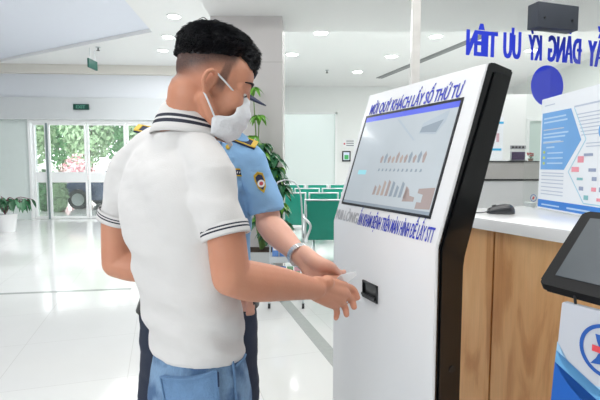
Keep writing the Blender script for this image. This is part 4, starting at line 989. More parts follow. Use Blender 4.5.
def smooth_secs(secs, n=4):
    c = catmull([s[0] for s in secs], n); w = catmull([V((s[1], s[2], 0)) for s in secs], n)
    return [(a, b.x, b.y) for a, b in zip(c, w)]
def head_parts(bm, c, M, k=1.0):
    """skull, face, jaw, nose, ear; M maps head axes (x forward, y left, z up) to the world"""
    P = lambda x, y, z: c+M@V((x*k, y*k, z*k))
    E_ = lambda x, y, z, a, b, d, MM=None: ellipsoid(bm, P(x, y, z), a*k, b*k, d*k, (M@MM) if MM else M, 28, 16)
    E_(-.008, 0, .022, .094, .074, .082)
    E_(.035, 0, .03, .056, .062, .056); E_(.038, 0, -.045, .048, .052, .066); E_(.066, 0, -.098, .024, .026, .02)
    for s in (-1, 1):
        E_(.055, s*.030, -.03, .03, .028, .032); tube(bm, [P(-.005, s*.056, -.055), P(.03, s*.044, -.09), P(.066, s*.014, -.106)], [.018*k, .017*k, .016*k], seg=10)
        tube(bm, [P(.080, s*.006, .014), P(.078, s*.028, .018), P(.062, s*.048, .008)], [.010*k, .011*k, .009*k], seg=10)
    for s in (-1, 1): tube(bm, [P(.079, s*.017, .001), P(.083, s*.030, .003), P(.074, s*.044, .000)], [.004*k, .0062*k, .005*k], seg=8)
    tube(bm, [P(.084, 0, .012), P(.092, 0, -.018), P(.098, 0, -.038)], [.009*k, .010*k, .012*k], seg=12)
    for s in (-1, 1): E_(.088, s*.014, -.042, .011, .009, .009)
    tube(bm, [P(.086, -.022, -.068), P(.094, 0, -.066), P(.086, .022, -.068)], .008*k, seg=10); tube(bm, [P(.084, -.018, -.080), P(.091, 0, -.080), P(.084, .018, -.080)], .008*k, seg=10)
    for s in (-1, 1):                                    # ears
        er = [P(.004, s*.070, -.008), P(-.004, s*.084, .006), P(-.018, s*.092, .000), P(-.022, s*.091, -.022), P(-.011, s*.081, -.042), P(-.001, s*.072, -.050)]
        tube(bm, er, [.004*k, .006*k, .0062*k, .006*k, .0065*k, .006*k], seg=8)
        rings = []
        E_(-.010, s*.072, -.020, .012, .0050, .023, )
        tube(bm, [P(.001, s*.071, -.016), P(-.001, s*.077, -.026), P(-.005, s*.075, -.036)], .0048*k, seg=8)
def eyes(root, c, M, k=1.0):
    P = lambda x, y, z: c+M@V((x*k, y*k, z*k))
    for s in (-1, 1):
        bm = B(); ellipsoid(bm, P(.0735, s*.030, -.006), .012*k, .014*k, .0052*k, M); e = obj('eye', bm, M_eyew, root, smooth=True)
        bm = B(); ellipsoid(bm, P(.0808, s*.029, -.0065), .006*k, .009*k, .0042*k, M); obj('iris', bm, M_eye, e, smooth=True)
        bm = B(); tube(bm, [P(.0885, s*.010, .020), P(.088, s*.030, .027), P(.070, s*.050, .020)], [.003*k, .0042*k, .002*k], seg=8, flat=.6); obj('eyebrow', bm, M_brow, root, smooth=True)
def finish_body(name, me, m, root, hairf=None):
    a = me.attributes.new('hair', 'FLOAT', 'POINT')
    if hairf:
        for i, v in enumerate(me.vertices): a.data[i].value = hairf(v.co)
    return link_mesh(name, me, m, root, smooth=True)
def headM(az, pitch, roll=0): return Matrix.Rotation(az, 3, 'Z')@Matrix.Rotation(pitch, 3, 'Y')@Matrix.Rotation(roll, 3, 'X')
def hand(bm, wrist, palm_dir, palm_n, fingers, thumb, width=.078, length=.09, thick=.026):
    """palm slab from the wrist along palm_dir (palm_n = normal of the back of the hand); fingers: list of joint lists"""
    d = palm_dir.normalized(); n = (palm_n-d*palm_n.dot(d)).normalized(); s = d.cross(n).normalized()
    for f in (-1, -.33, .33, 1):
        tube(bm, [wrist+s*(f*width*.17), wrist+d*length*.5+s*(f*width*.30), wrist+d*length+s*(f*width*.38)], [thick*.62, thick*.60, thick*.46], seg=12)
    return d, n, s
def garment(name, bm, voxel, m, root, amp=.003, fn=None, smooth=5, freq=None):
    me = fuse(bm, voxel, smooth)
    nrm_ = [v.normal.copy() for v in me.vertices]
    for v, nn in zip(me.vertices, nrm_):
        p = v.co
        a = fbm(V((p.x*7, p.y*7, p.z*15)))*amp+fbm(V((p.x*18+3, p.y*18, p.z*26)))*amp*.35
        if fn: a += fn(p)
        v.co = p+nn*a
    return link_mesh(name, me, m, root, smooth=True)
def cloth_cull(me, keep): pass

# ---------------------------------------------------------------- the man in the white polo shirt
def polo_man():
    th = math.radians(38); R = V((math.cos(th), -math.sin(th), 0)); F = V((math.sin(th), math.cos(th), 0))
    Yc = 1.05
    root = thing('person', 'dark-haired man in white polo shirt, jeans and face mask, reaching to the kiosk', 'person', V((-.25, Yc, 0)))
    def sec(y, xl, xr, ratio=.66, Y=Yc):
        c = q((xl+xr)/2, y, Y); h = (xr-xl)/2/450*Y
        k_ = math.sqrt(math.cos(th)**2+(ratio*math.sin(th))**2); a = h/k_; return (c, a, a*ratio)
    shirt = [sec(350, 148, 247, .72), sec(338, 146, 246, .70), sec(318, 141, 244), sec(290, 135, 243), sec(260, 127, 242), sec(230, 120, 241), sec(200, 117, 240), sec(178, 119, 232), sec(160, 126, 222, .6), sec(144, 138, 210, .6), sec(132, 152, 202, .7)]
    T = Torso(smooth_secs(shirt), R, F)
    SR = q(211, 173, .955); SL = q(131, 166, 1.145)
    hemR = q(226, 235, .925); hemL = q(117, 219, 1.165)
    elR = q(231, 277, .925); wrR = q(316, 289, 1.12)
    elL = q(117, 263, 1.17); wrL = elL+F*.13+R*.17+V((0, 0, -.02))
    neckB = q(184, 128, 1.04); HC = q(214, 81.5, 1.03); HM = headM(math.radians(14), math.radians(22)); HK = .905
    # --- body: head, neck, trunk, arms, hands, legs as one surface
    bm = B(); head_parts(bm, HC, HM, HK)
    hb = HC+HM@V((-.035, 0, -.045)); tube(bm, [neckB+V((0, 0, -.06)), neckB+V((0, 0, .02)), neckB.lerp(hb, .6), hb], [.057, .051, .050, .052], seg=20)
    tube(bm, [neckB+V((.02, .01, -.03)), HC+HM@V((.005, 0, -.06))], [.045, .045], seg=16, sub=2)
    loft(bm, T.rings(-.016, z0=T.secs[0][0].z+.0))
    tube(bm, [SL+V((.02, -.01, -.01)), neckB+V((.005, .005, -.06)), SR+V((-.02, .01, -.01))], [.038, .044, .038], seg=14)
    def arm(sh, hm, el, wr, k=1.0):
        tube(bm, [sh, hm.lerp(sh, .3), hm, el.lerp(hm, .35), el], [.042*k, .042*k, .0405*k, .041*k, .040*k], seg=18)
        a1, a2, a3 = el.lerp(wr, .22), el.lerp(wr, .55), el.lerp(wr, .85)
        tube(bm, [el, a1+V((0, 0, -.003)), a2, a3, wr], [.040*k, .0445*k, .039*k, .030*k, .0265*k], seg=18)
    arm(SR, hemR, elR, wrR); arm(SL, hemL, elL, wrL, .95)
    # legs and feet down to the floor
    hipz = T.secs[0][0].z; hc = T.secs[0][0]; feet = []
    for s in (-1, 1):
        hp = hc+R*(.055*s)+V((0, 0, -.05)); kn = V((hc.x, hc.y, .50))+R*(.085*s)+F*(.02+.05*s); an = V((hc.x, hc.y, .10))+R*(.095*s)+F*(.04*s-.03)
        tube(bm, [hp, hp.lerp(kn, .5), kn, kn.lerp(an, .35), an], [.060, .060, .048, .046, .033], seg=16)
        tube(bm, [an+V((0, 0, -.04))-F*.04, an+V((0, 0, -.06))+F*.06, an+V((0, 0, -.072))+F*.15], [.034, .032, .022], seg=12); feet.append((hp, kn, an))
    # right hand: palm turned down, fingers curled round the paper slip
    kd = q(344, 296, 1.20)-wrR; d_, n_, s_ = None, None, None
    K = [q(344.5, 286, 1.215), q(345.5, 293.5, 1.20), q(341, 300.5, 1.19), q(334.5, 305, 1.175)]      # knuckles, index to little
    for kk, (f0, rr) in zip(K, ((.10, .0145), (.04, .0150), (-.03, .0150), (-.09, .0140))):
        w0 = wrR+V((0, 0, f0*.16)); tube(bm, [w0, w0.lerp(kk, .55), kk], [.018, .0165, rr*.92], seg=12)
    tube(bm, [wrR+V((-.01, 0, 0)), wrR.lerp(q(338, 295, 1.195), .6), q(338, 295, 1.195)], [.027, .027, .021], seg=16, flat=.8, side=(0, 0, 1))
    fing = [(K[0], q(353, 289.5, 1.235), q(357.5, 297.5, 1.235)), (K[1], q(351.5, 300, 1.225), q(354, 307, 1.215)),
            (K[2], q(345, 307.5, 1.21), q(346.5, 314.5, 1.195)), (K[3], q(337, 311.5, 1.19), q(336, 318, 1.178))]
    for k_, fj in enumerate(fing):
        r0 = (.0104, .0106, .0101, .0090)[k_]; tube(bm, list(fj), [r0*1.05, r0, r0*.86], seg=12, sub=4)
    tm = [wrR+V((.03, .02, .012)), q(328, 281, 1.19), q(337, 279, 1.225), q(344, 281, 1.24)]
    tube(bm, tm, [.019, .017, .0115, .0095], seg=12)
    # left hand, relaxed in front of him
    dL = (wrL-elL).normalized()
    tube(bm, [wrL, wrL+dL*.05, wrL+dL*.085], [.026, .034, .030], seg=14, flat=.6, side=(0, 0, 1))
    for k_ in range(4):
        b0 = wrL+dL*.08+V((0, 0, .027-.018*k_)); tube(bm, [b0, b0+dL*.035, b0+dL*.055-R*.015, b0+dL*.058-R*.032], [.009, .0085, .008, .007], seg=10)
    tube(bm, [wrL+dL*.02+V((0, 0, .02)), wrL+dL*.06+V((0, 0, .045)), wrL+dL*.085+V((0, 0, .045))-R*.01], [.014, .011, .009], seg=10)
    me = fuse(bm, .0040, 2, .5)
    Mi = HM.inverted()
    def hf(co):
        v = co-HC; l = Mi@v
        if v.length > .15: return 0
        px_r = v.x; zz = v.z
        if l.x > .062 and zz < .05: return 0
        # clipped zone: above the ear line and round the back
        low = .014+.22*min(.02, v.x)
        up = sm(low-.016, low+.026, v.z)
        front = 1-sm(.050, .064, v.x-.30*(v.z-.03))
        burn = (1-sm(.006, .013, abs(l.x-.016)))*sm(-.030, -.010, l.z)*(1 if v.z < .05 else 0)*.75
        ear = sm(.019, .024, (V((l.x+.009, 0, (l.z+.020)*.8))).length)
        return max(up*front*ear*.95, burn)
    body = finish_body('body', me, M_skin1, root, hf)
    eyes(root, HC, HM, HK)
    # --- hair: dense cap of clipped strands, longer on top
    bm = B(); r = random.Random(21); st = B()
    Ma = Matrix.Rotation(math.radians(14), 3, 'Z'); Mai = Ma.inverted()
    def skull(dirv):
        l = Mi@dirv; a = V((.094, .074, .082))*HK
        # ray from HC+HM@c0
        return 1/math.sqrt((l.x/a.x)**2+(l.y/a.y)**2+(l.z/a.z)**2)
    c0w = HC+HM@(V((-.008, 0, .022))*HK)
    def thick(dv):
        w = Mai@dv                                    # x = facing heading, z = up
        el = math.asin(max(-1, min(1, w.z))); az = math.atan2(w.y, w.x)
        frontness = max(0, math.cos(az))*math.cos(el)
        edge = math.radians(19)-math.radians(24)*sm(.70, 1.0, frontness)+math.radians(3)*fbm(dv*7)
        t_ = sm(edge, edge+math.radians(30), el)
        return (.0215+.003*sm(.3, .9, frontness))*t_, sm(edge-.02, edge+.03, el)
    rows, seg = 44, 84; grid = []
    for i in range(rows+1):
        el = math.radians(-16)+math.radians(106)*i/rows; row = []
        for k in range(seg):
            az = 2*math.pi*k/seg; dv = Ma@V((math.cos(el)*math.cos(az), math.cos(el)*math.sin(az), math.sin(el)))
            t_, on = thick(dv); R_ = skull(dv); nz = fbm(dv*9, 3)*.006*(t_/.026)
            row.append(bm.verts.new(c0w+dv*(R_-.006+(t_+.0050)*on+nz)))
        grid.append(row)
    for a, b in zip(grid, grid[1:]):
        for k in range(seg): bm.faces.new((a[k], a[(k+1) % seg], b[(k+1) % seg], b[k]))
    bm.faces.new(grid[0][::-1]); bm.faces.new(grid[-1])
    hair = obj('hair', bm, M_hair, root, smooth=True)
    n = 0
    while n < 7500:
        dv = V((r.gauss(0, 1), r.gauss(0, 1), r.gauss(0, 1))).normalized(); t_, on = thick(dv)
        if t_ < .0004: continue
        R_ = skull(dv); p0_ = c0w+dv*(R_+t_*.55)
        w = Mai@dv; fwd = Ma@V((1, 0, 0)); side = Ma@V((0, 1, 0))
        cl = fbm(dv*5+V((3, 1, 2)), 2)
        comb = (fwd*(.7+.3*cl)+side*(r.uniform(-.35, .35)+cl*.8)+UZ*r.uniform(-.1, .35)); comb = (comb-dv*comb.dot(dv)*.8)
        L = (.008+.50*t_)*r.uniform(.6, 1.3)
        p1_ = p0_+dv*L*.8+comb*L*.35; p2_ = p1_+dv*L*.15+comb*L*.9+V((0, 0, -L*.15))
        wd = .0011
        s_ = dv.cross(comb).normalized()*wd; u_ = dv*0+s_.cross(comb).normalized()*wd
        vs = [st.verts.new(p0_+s_), st.verts.new(p0_-s_*.5+u_), st.verts.new(p0_-s_*.5-u_), st.verts.new(p1_+s_), st.verts.new(p1_-s_*.5+u_), st.verts.new(p1_-s_*.5-u_), st.verts.new(p2_)]
        for k in range(3):
            j = (k+1) % 3; st.faces.new((vs[k], vs[j], vs[3+j], vs[3+k])); st.faces.new((vs[3+k], vs[3+j], vs[6]))
        n += 1
    # curly loose strands standing on the crown
    for (x, y) in ((199, 24), (206, 22), (212, 21), (222, 22), (229, 25), (194, 27)):
        b0 = q(x, y+8, 1.03); t0_ = [b0, b0+V((-.004, 0, .012)), b0+V((-.012, .002, .020)), b0+V((-.022, 0, .016))]
        for j in range(4):
            o_ = V((r.uniform(-.006, .006), r.uniform(-.01, .01), r.uniform(-.003, .003))); tube(st, [p+o_ for p in t0_], [.0014, .0012, .001, .0006], seg=5, sub=3)
    sh_ = obj('hair_strands', st, M_hair, hair); sh_['kind'] = 'stuff'
    # --- face mask and ear loops
    P = lambda x, y, z: HC+HM@V((x, y, z))
    bm = B()
    prof_ = [(-.004, .085, .012, .074), (-.016, .093, .030, .062), (-.035, .102, .042, .066), (-.055, .105, .049, .066), (-.066, .104, .054, .056), (-.078, .102, .059, .027), (-.098, .095, .059, .028), (-.117, .079, .049, .034)]
    A1_ = catmull([V((z, x, wy)) for z, x, wy, _ in prof_], 3); A2_ = catmull([V((b_, 0, 0)) for *_, b_ in prof_], 3)
    NS = 26; grid = []
    for j, (v3, vb) in enumerate(zip(A1_, A2_)):
        z, xf, wy = v3; row = []
        for k in range(NS+1):
            a = -1+2*k/NS
            yy = wy*math.sin(a*1.45)/math.sin(1.45); xx = xf-(xf-vb.x)*(1-math.cos(a*1.45))/(1-math.cos(1.45))
            ple = .0018*math.sin(j*1.15+a*1.5)*math.cos(a*1.2)
            row.append(P(xx+ple, yy, z+.010*a*a*(1 if j < 8 else 0)*0))
        grid.append(row)
    vo = [[bm.verts.new(p) for p in row] for row in grid]; ce = P(.03, 0, -.06)
    vi = [[bm.verts.new(p+(ce-p).normalized()*.0022) for p in row] for row in grid]
    nr = len(vo)
    for j in range(nr-1):
        for k in range(NS):
            bm.faces.new((vo[j][k], vo[j][k+1], vo[j+1][k+1], vo[j+1][k])); bm.faces.new((vi[j][k], vi[j+1][k], vi[j+1][k+1], vi[j][k+1]))
    for j in range(nr-1):
        for k in (0, NS): bm.faces.new((vo[j][k], vo[j+1][k], vi[j+1][k], vi[j][k]))
    for k in range(NS):
        for j in (0, nr-1): bm.faces.new((vo[j][k], vo[j][k+1], vi[j][k+1], vi[j][k]))
    mk = obj('face_mask', bm, M_mask, root, smooth=True)
    for s, k in ((-1, 0), (1, NS)):
        top_ = grid[3][k]; bot = grid[-7][k]
        bm = B(); tube(bm, [top_, top_.lerp(P(-.002, s*.073, .006), .5)+HM@V((0, s*.006, 0)), P(-.002, s*.073, .006)], .0021, seg=7, sub=4); obj('ear_loop', bm, M_mask, mk, smooth=True)
        bm = B(); tube(bm, [bot, bot.lerp(P(-.008, s*.071, -.044), .5)+HM@V((0, s*.006, 0)), P(-.010, s*.072, -.042)], .0021, seg=7, sub=4); obj('ear_loop', bm, M_mask, mk, smooth=True)
    # --- polo shirt
    bm = B(); loft(bm, T.rings(0, dz=.015)); tube(bm, [neckB+V((-.002, -.004, -.08)), neckB+V((-.002, -.004, -.012))], [.074, .066], seg=24, sub=2, rounded=False)
    tube(bm, [SL+V((.0, 0, -.006)), SL.lerp(neckB, .5)+V((0, 0, .004)), neckB+V((0, 0, -.035)), SR.lerp(neckB, .5)+V((0, 0, .004)), SR+V((0, 0, -.004))], [.051, .047, .052, .047, .051], seg=18, sub=5)
    tube(bm, [SR+V((-.02, .01, -.06)), SR.lerp(hemR, .5)+V((-.004, 0, 0)), hemR], [.054, .0510, .0445], seg=20, rounded=False)
    tube(bm, [SR, SR.lerp(hemR, .4), hemR], [.052, .050, .0450], seg=20, rounded=False)
    tube(bm, [SL, SL.lerp(hemL, .5), hemL], [.051, .048, .0455], seg=20, rounded=False)
    tube(bm, [SL+V((.02, -.01, -.06)), SL.lerp(hemL, .6)+V((.004, 0, 0)), hemL+V((.004, 0, 0.01))], [.052, .048, .044], seg=20, rounded=False)
    # shallow soft folds: pulled from the lower back round to the belly, and from the arm pit
    zlow = T.secs[0][0].z
    def folds(p):
        ang = math.atan2((p-T.at(p.z)[0]).dot(F), (p-T.at(p.z)[0]).dot(R)); h_ = p.z-zlow
        w = sm(.34, .05, h_) if False else (1-sm(.05, .34, h_))
        a = .0055*w*math.sin(h_*70+ang*2.2+2.2*fbm(p*5))
        b_ = .0050*sm(.10, .3, h_)*(1-sm(.36, .48, h_))*math.sin((ang*3.2+h_*26)+2.5*fbm(p*4))
        return (a+b_)*sm(-.01, .05, h_)
    garment('polo_shirt', bm, .0055, M_polo, root, .0035, folds)
    # sleeve cuffs with navy stripes
    for hm, sh, rr_ in ((hemR, SR, .0505), (hemL, SL, .0492)):
        ax = (hm-sh).normalized(); a_, b_ = frame_for(ax); bm = B(); rings = []; mi = []
        for u, dr in ((-.022, .0005), (-.018, .0012), (-.0155, .0014), (-.0125, .0014), (-.009, .0014), (-.0055, .0014), (.000, .0014), (.005, .0010), (.005, -.006), (-.02, -.008)):
            rings.append([hm+ax*u+(a_*math.cos(2*math.pi*k/40)+b_*math.sin(2*math.pi*k/40))*(rr_+dr) for k in range(40)])
        mi = [0, 0, 1, 0, 0, 1, 0, 0, 0]
        mi = [0, 0, 1, 0, 1, 0, 0, 0, 0]
        loft(bm, rings, cap=False, mi=mi); obj('sleeve_cuff', bm, [M_polo, M_navy], root, smooth=True)
    # folded collar: rises at the back of the neck and falls over the shoulders
    nb = neckB+V((.0, .0, .0)); Fh = (V((F.x, F.y, 0))).normalized()
    bm = B(); N = 48; rings = []
    # outer collar leaf cross-section: (radius growth, drop) from fold line to the edge
    prof_c = [(-.006, -.010), (0.000, .020), (.004, .026), (.010, .022), (.018, .008), (.0215, .001), (.0245, -.005), (.0265, -.009), (.030, -.016), (.032, -.020), (.037, -.031), (.034, -.033), (.024, -.014), (.010, .010)]
    mi = [0, 0, 0, 0, 1, 0, 1, 0, 0, 0, 0, 0, 0]
    mi = [0, 0, 0, 0, 0, 1, 0, 1, 0, 0, 0, 0, 0]
    for (dr, dz) in prof_c:
        ring_ = []
        for k in range(N+1):
            a = math.radians(28)+math.radians(304)*k/N                # opening at the front (a = 0 is the front)
            dirv = Fh*math.cos(a)+R*math.sin(a)
            back = -math.cos(a)                                      # 1 at the nape
            rad = .057+dr*(.85+.25*abs(math.sin(a)))
            tilt = .020*back+.014
            ring_.append(nb+V((.006, .004, 0))+dirv*rad+UZ*(dz*(1+.15*max(0, back))+tilt-.006)+Fh*(.012 if a < 9 else 0))
        rings.append(ring_)
    RV = [[bm.verts.new(p) for p in rg] for rg in rings]
    for j, (a, b) in enumerate(zip(RV, RV[1:])):
        for k in range(N):
            f = bm.faces.new((a[k], a[k+1], b[k+1], b[k])); f.material_index = mi[j]
    obj('collar', bm, [M_polo, M_navy], root, smooth=True)
    # --- jeans
    zh = T.secs[0][0].z
    jc = T.secs[0]; bm = B(); rings = []
    Js = [(V((jc[0].x, jc[0].y, zh-.32))+V((.012, 0, 0)), jc[1]*1.06, jc[2]*1.14), (V((jc[0].x+.006, jc[0].y, zh-.18)), jc[1]*1.07, jc[2]*1.2), (V((jc[0].x+.003, jc[0].y, zh-.08)), jc[1]*1.03, jc[2]*1.10), (V((jc[0].x+.003, jc[0].y, zh+.0)), jc[1]*.935, jc[2]*.93), (V((jc[0].x+.003, jc[0].y, zh+.03)), jc[1]*.88, jc[2]*.86)]
    J = Torso(smooth_secs(Js, 4), R, F); loft(bm, J.rings(0, z0=zh-.24))
    for (hp, kn, an), s in zip(feet, (-1, 1)):
        tube(bm, [hp+V((0, 0, -.10)), hp.lerp(kn, .55), kn, kn.lerp(an, .5), an+V((0, 0, -.03))], [.088, .084, .068, .064, .060], seg=20, rounded=False)
    garment('jeans', bm, .006, M_denim, root, .0025, lambda p: .002*math.sin(p.z*90+3*fbm(p*6))*(1-sm(zh-.25, zh-.05, p.z)))
    # back pockets, yoke seam, side pocket
    def onJ(z, ang, o=.006): return J.pt(z, ang, o)
    def angpx(px, py, lo, hi):
        best = None
        for i in range(200):
            a = lo+(hi-lo)*i/199
            for z in (None,):
                zz = zh-.02
            # find z so that the point projects to py
            zz = zh-.02
            for _ in range(6):
                p = J.pt(zz, a, .006); d = p-ORI; yc = d.y*CP-d.z*SP; yv = 200-450*(d.y*SP+d.z*CP)/yc; zz += (yv-py)/450*yc
            p = J.pt(zz, a, .006); d = p-ORI; yc = d.y*CP-d.z*SP; xv = 300+450*d.x/yc
            e = abs(xv-px)
            if best is None or e < best[0]: best = (e, a, zz)
        return best[1], best[2]
    def strip(pts, w, nm, m, par, o=.007, th_=.0015):
        """narrow raised strip following (angle, z) points on the jeans"""
        bm = B(); rows = []
        C_ = [J.pt(z, a, o) for a, z in pts]
        for i, c in enumerate(C_):
            d = (C_[min(i+1, len(C_)-1)]-C_[max(i-1, 0)]).normalized(); a, z = pts[i]; nrm = (c-J.at(z)[0]); nrm.z = 0; nrm.normalize(); s = d.cross(nrm).normalized()*w/2
            rows.append([bm.verts.new(c-s-nrm*.004), bm.verts.new(c-s+nrm*th_), bm.verts.new(c+s+nrm*th_), bm.verts.new(c+s-nrm*.004)])
        for a, b in zip(rows, rows[1:]):
            for k in range(4): bm.faces.new((a[k], a[(k+1) % 4], b[(k+1) % 4], b[k]))
        bm.faces.new(rows[0][::-1]); bm.faces.new(rows[-1]); return obj(nm, bm, m, par, smooth=False)
    def pxline(pts, n=8):
        L_ = [angpx(x, y, -2.38, .7) for x, y in pts]; out = []
        for (a0_, z0_), (a1_, z1_) in zip(L_, L_[1:]):
            for i in range(n): out.append((a0_+(a1_-a0_)*i/n, z0_+(z1_-z0_)*i/n))
        return out+[L_[-1]]
    def patch(cor, nm, m, par, o=.0055, n=8):
        (a0_, z0_), (a1_, z1_), (a2_, z2_), (a3_, z3_) = [angpx(x, y, -2.38, .7) for x, y in cor]
        bm = B(); G = []
        for oo in (o, o-.008):
            G.append([[bm.verts.new(J.pt((z0_*(1-u)+z1_*u)*(1-v)+(z3_*(1-u)+z2_*u)*v, (a0_*(1-u)+a1_*u)*(1-v)+(a3_*(1-u)+a2_*u)*v, oo)) for u in [i/n for i in range(n+1)]] for v in [j/n for j in range(n+1)]])
        for Gi in G:
            for j in range(n):
                for i in range(n): bm.faces.new((Gi[j][i], Gi[j][i+1], Gi[j+1][i+1], Gi[j+1][i]))
        A_, B_ = G
        for i in range(n):
            for j in (0, n): bm.faces.new((A_[j][i], A_[j][i+1], B_[j][i+1], B_[j][i]))
            for k in (0, n): bm.faces.new((A_[i][k], A_[i+1][k], B_[i+1][k], B_[i][k]))
        return obj(nm, bm, m, par, smooth=False)
    pk = patch([(163, 375), (216, 370), (219, 425), (170, 432)], 'back_pocket', M_denim2, root, o=.0105)
    strip(pxline([(162, 376), (190, 378), (216, 370)]), .005, 'pocket_hem', M_denim2, pk, o=.0125)
    strip(pxline([(216, 370), (218.5, 400), (219, 425)]), .003, 'pocket_seam', M_denim2, pk, o=.0125)
    strip(pxline([(163, 377), (167, 400), (171, 425)]), .003, 'pocket_seam', M_denim2, pk, o=.0125)
    strip(pxline([(217, 371), (217.5, 385)]), .0035, 'pocket_tab', M_pocketin, pk, o=.0135)
    strip(pxline([(233, 361), (235, 380), (236, 400)]), .0035, 'side_seam', M_denim2, root, o=.007)
    strip(pxline([(245, 354), (243, 359), (239, 363), (236, 366)]), .004, 'side_pocket_hem', M_denim2, root, o=.008)
    # shoes
    for (hp, kn, an) in feet:
        bm = B(); a_ = V((an.x, an.y, 0))
        tube(bm, [a_-F*.05+UZ*.045, a_+F*.04+UZ*.045, a_+F*.13+UZ*.034, a_+F*.18+UZ*.03], [.042, .044, .040, .028], seg=14, flat=1.0)
        me = fuse(bm, .006, 3)
        for v in me.vertices: v.co.z = max(v.co.z, 0.002)
        link_mesh('shoe', me, M_white, root, smooth=True)
    # paper slip
    bm = B(); A = [q(336, 279.5, 1.205), q(341, 275, 1.205), q(356, 271.5, 1.235), q(357, 275, 1.235), q(346, 284, 1.215)]
    nn = (A[1]-A[0]).cross(A[2]-A[1]).normalized(); prism(bm, A, nn*.0012); bmesh.ops.triangulate(bm, faces=[f for f in bm.faces if len(f.verts) > 4])
    tag(obj('paper_slip', bm, M_white, None), 'small folded white paper slip held at the fingertips before the kiosk', 'paper')
    return root
polo_man()

# ---------------------------------------------------------------- the guard behind him
def guard():
    Yg = 1.50; az = math.radians(8); R = V((-math.cos(az), -math.sin(az), 0)); F = V((math.sin(az), -math.cos(az), 0))
    root = thing('person', 'security guard in light blue uniform shirt and navy cap, behind the white polo shirt', 'person', V((-.33, Yg, 0)))
    def sec(y, xl, xr, ratio=.6, Y=Yg):
        c = q((xl+xr)/2, y, Y); a = (xr-xl)/2/450*Y; return (c, a, a*ratio)
    secs = [sec(318, 143, 256, .68), sec(300, 143, 255, .66), sec(265, 146, 253), sec(230, 147, 251), sec(195, 146, 252), sec(170, 146, 254), sec(152, 152, 249), sec(142, 166, 237), sec(134, 180, 224, .8)]
    T = Torso(smooth_secs(secs), R, F)
    SLf = q(250, 158, 1.47); SRt = q(146, 152, 1.52)             # his left shoulder is on the right in the photo
    el = q(268, 224, 1.46); wr = q(300, 256, 1.27); hem = q(267, 212, 1.465)
    elr = q(138, 235, 1.62); wrr = q(225, 292, 1.40)
    neckB = q(203, 132, 1.50); HC = q(215, 92, 1.47); HM = headM(math.radians(-8), math.radians(13))
    bm = B(); head_parts(bm, HC, HM, .96)
    hb = HC+HM@V((-.035, 0, -.045)); tube(bm, [neckB+V((0, 0, -.06)), neckB.lerp(hb, .6), hb], [.054, .054, .054], seg=18)
    loft(bm, T.rings(-.022)); tube(bm, [SLf+V((-.03, 0, -.015)), neckB+V((0, 0, -.06)), SRt+V((.03, 0, -.015))], [.036, .042, .036], seg=14)
    tube(bm, [SLf, hem, el], [.044, .041, .041], seg=18)
    tube(bm, [el, el.lerp(wr, .3), el.lerp(wr, .7), wr], [.041, .044, .034, .0265], seg=18)
    tube(bm, [SRt, SRt.lerp(elr, .5), elr], [.044, .041, .038], seg=16); tube(bm, [elr, elr.lerp(wrr, .3), wrr], [.038, .040, .026], seg=16)
    # open left hand, palm up, beneath the slip
    K = [q(332, 268, 1.25), q(327, 275, 1.225), q(321, 281, 1.21), q(315, 286, 1.20)]
    for kk, rr in zip(K, (.0135, .0140, .0135, .0125)): tube(bm, [wr, wr.lerp(kk, .55), kk], [.018, .0165, rr], seg=12)
    tube(bm, [wr, wr.lerp(q(322, 275, 1.22), .6), q(321, 275, 1.215)], [.026, .028, .020], seg=14)
    dirs = [q(345, 275, 1.26), q(343, 283, 1.235), q(337, 289, 1.215), q(330, 293, 1.20)]
    dirs = [K[0].lerp(q(350, 279, 1.33), 1.0), K[1].lerp(q(347, 288, 1.32), 1), q(341, 294, 1.30), q(334, 297, 1.285)]
    for kk, tip, rr, L in zip(K, dirs, (.0092, .0095, .0092, .008), (.075, .082, .076, .060)):
        d = (tip-kk).normalized(); tube(bm, [kk, kk+d*L*.45, kk+d*L*.8+UZ*.004, kk+d*L+UZ*.012], [rr*1.05, rr, rr*.92, rr*.8], seg=12)
    tube(bm, [wr+V((.012, -.01, .012)), q(318, 263, 1.205), q(330, 266, 1.205), q(336, 271, 1.235), q(340, 275.5, 1.25)], [.022, .021, .0140, .0115, .009], seg=12)
    # right hand holding a strap in front of the belt
    hc_ = q(242, 298, 1.34); d0 = (hc_-wrr).normalized()
    tube(bm, [wrr, hc_], [.026, .026], seg=14, sub=2)
    for k_ in range(4):
        b0 = hc_+V((.002, -.004, .014-.015*k_)); tube(bm, [b0, b0+V((.022, -.010, 0)), b0+V((.033, -.030, -.002)), b0+V((.020, -.042, -.002))], [.010, .0095, .009, .008], seg=10)
    tube(bm, [hc_+V((-.01, -.01, .015)), hc_+V((.012, -.026, .026)), hc_+V((.028, -.034, .024))], [.013, .011, .009], seg=10)
    zh = T.secs[0][0].z; hc = T.secs[0][0]; feet = []
    for s in (-1, 1):
        hp = V((hc.x, hc.y, zh-.03))+R*(.09*s); kn = V((hc.x, hc.y, .50))+R*(.12*s)+F*.03; an = V((hc.x, hc.y, .10))+R*(.135*s)-F*.01
        tube(bm, [hp, hp.lerp(kn, .5), kn, kn.lerp(an, .35), an], [.085, .072, .052, .05, .034], seg=16)
        tube(bm, [an+V((0, 0, -.04))-F*.04, an+V((0, 0, -.06))+F*.06, an+V((0, 0, -.072))+F*.14], [.034, .032, .022], seg=12); feet.append((hp, kn, an))
    me = fuse(bm, .0045, 3); finish_body('body', me, M_skin2, root); eyes(root, HC, HM, .96)
    # shirt
    bm = B(); loft(bm, T.rings(0, dz=.015))
    tube(bm, [SLf+V((-.005, 0, -.004)), SLf.lerp(neckB, .5)+V((0, 0, .012)), neckB+V((0, 0, -.03)), SRt.lerp(neckB, .5)+V((0, 0, .01)), SRt+V((.005, 0, -.004))], [.054, .05, .06, .05, .054], seg=18, sub=5)
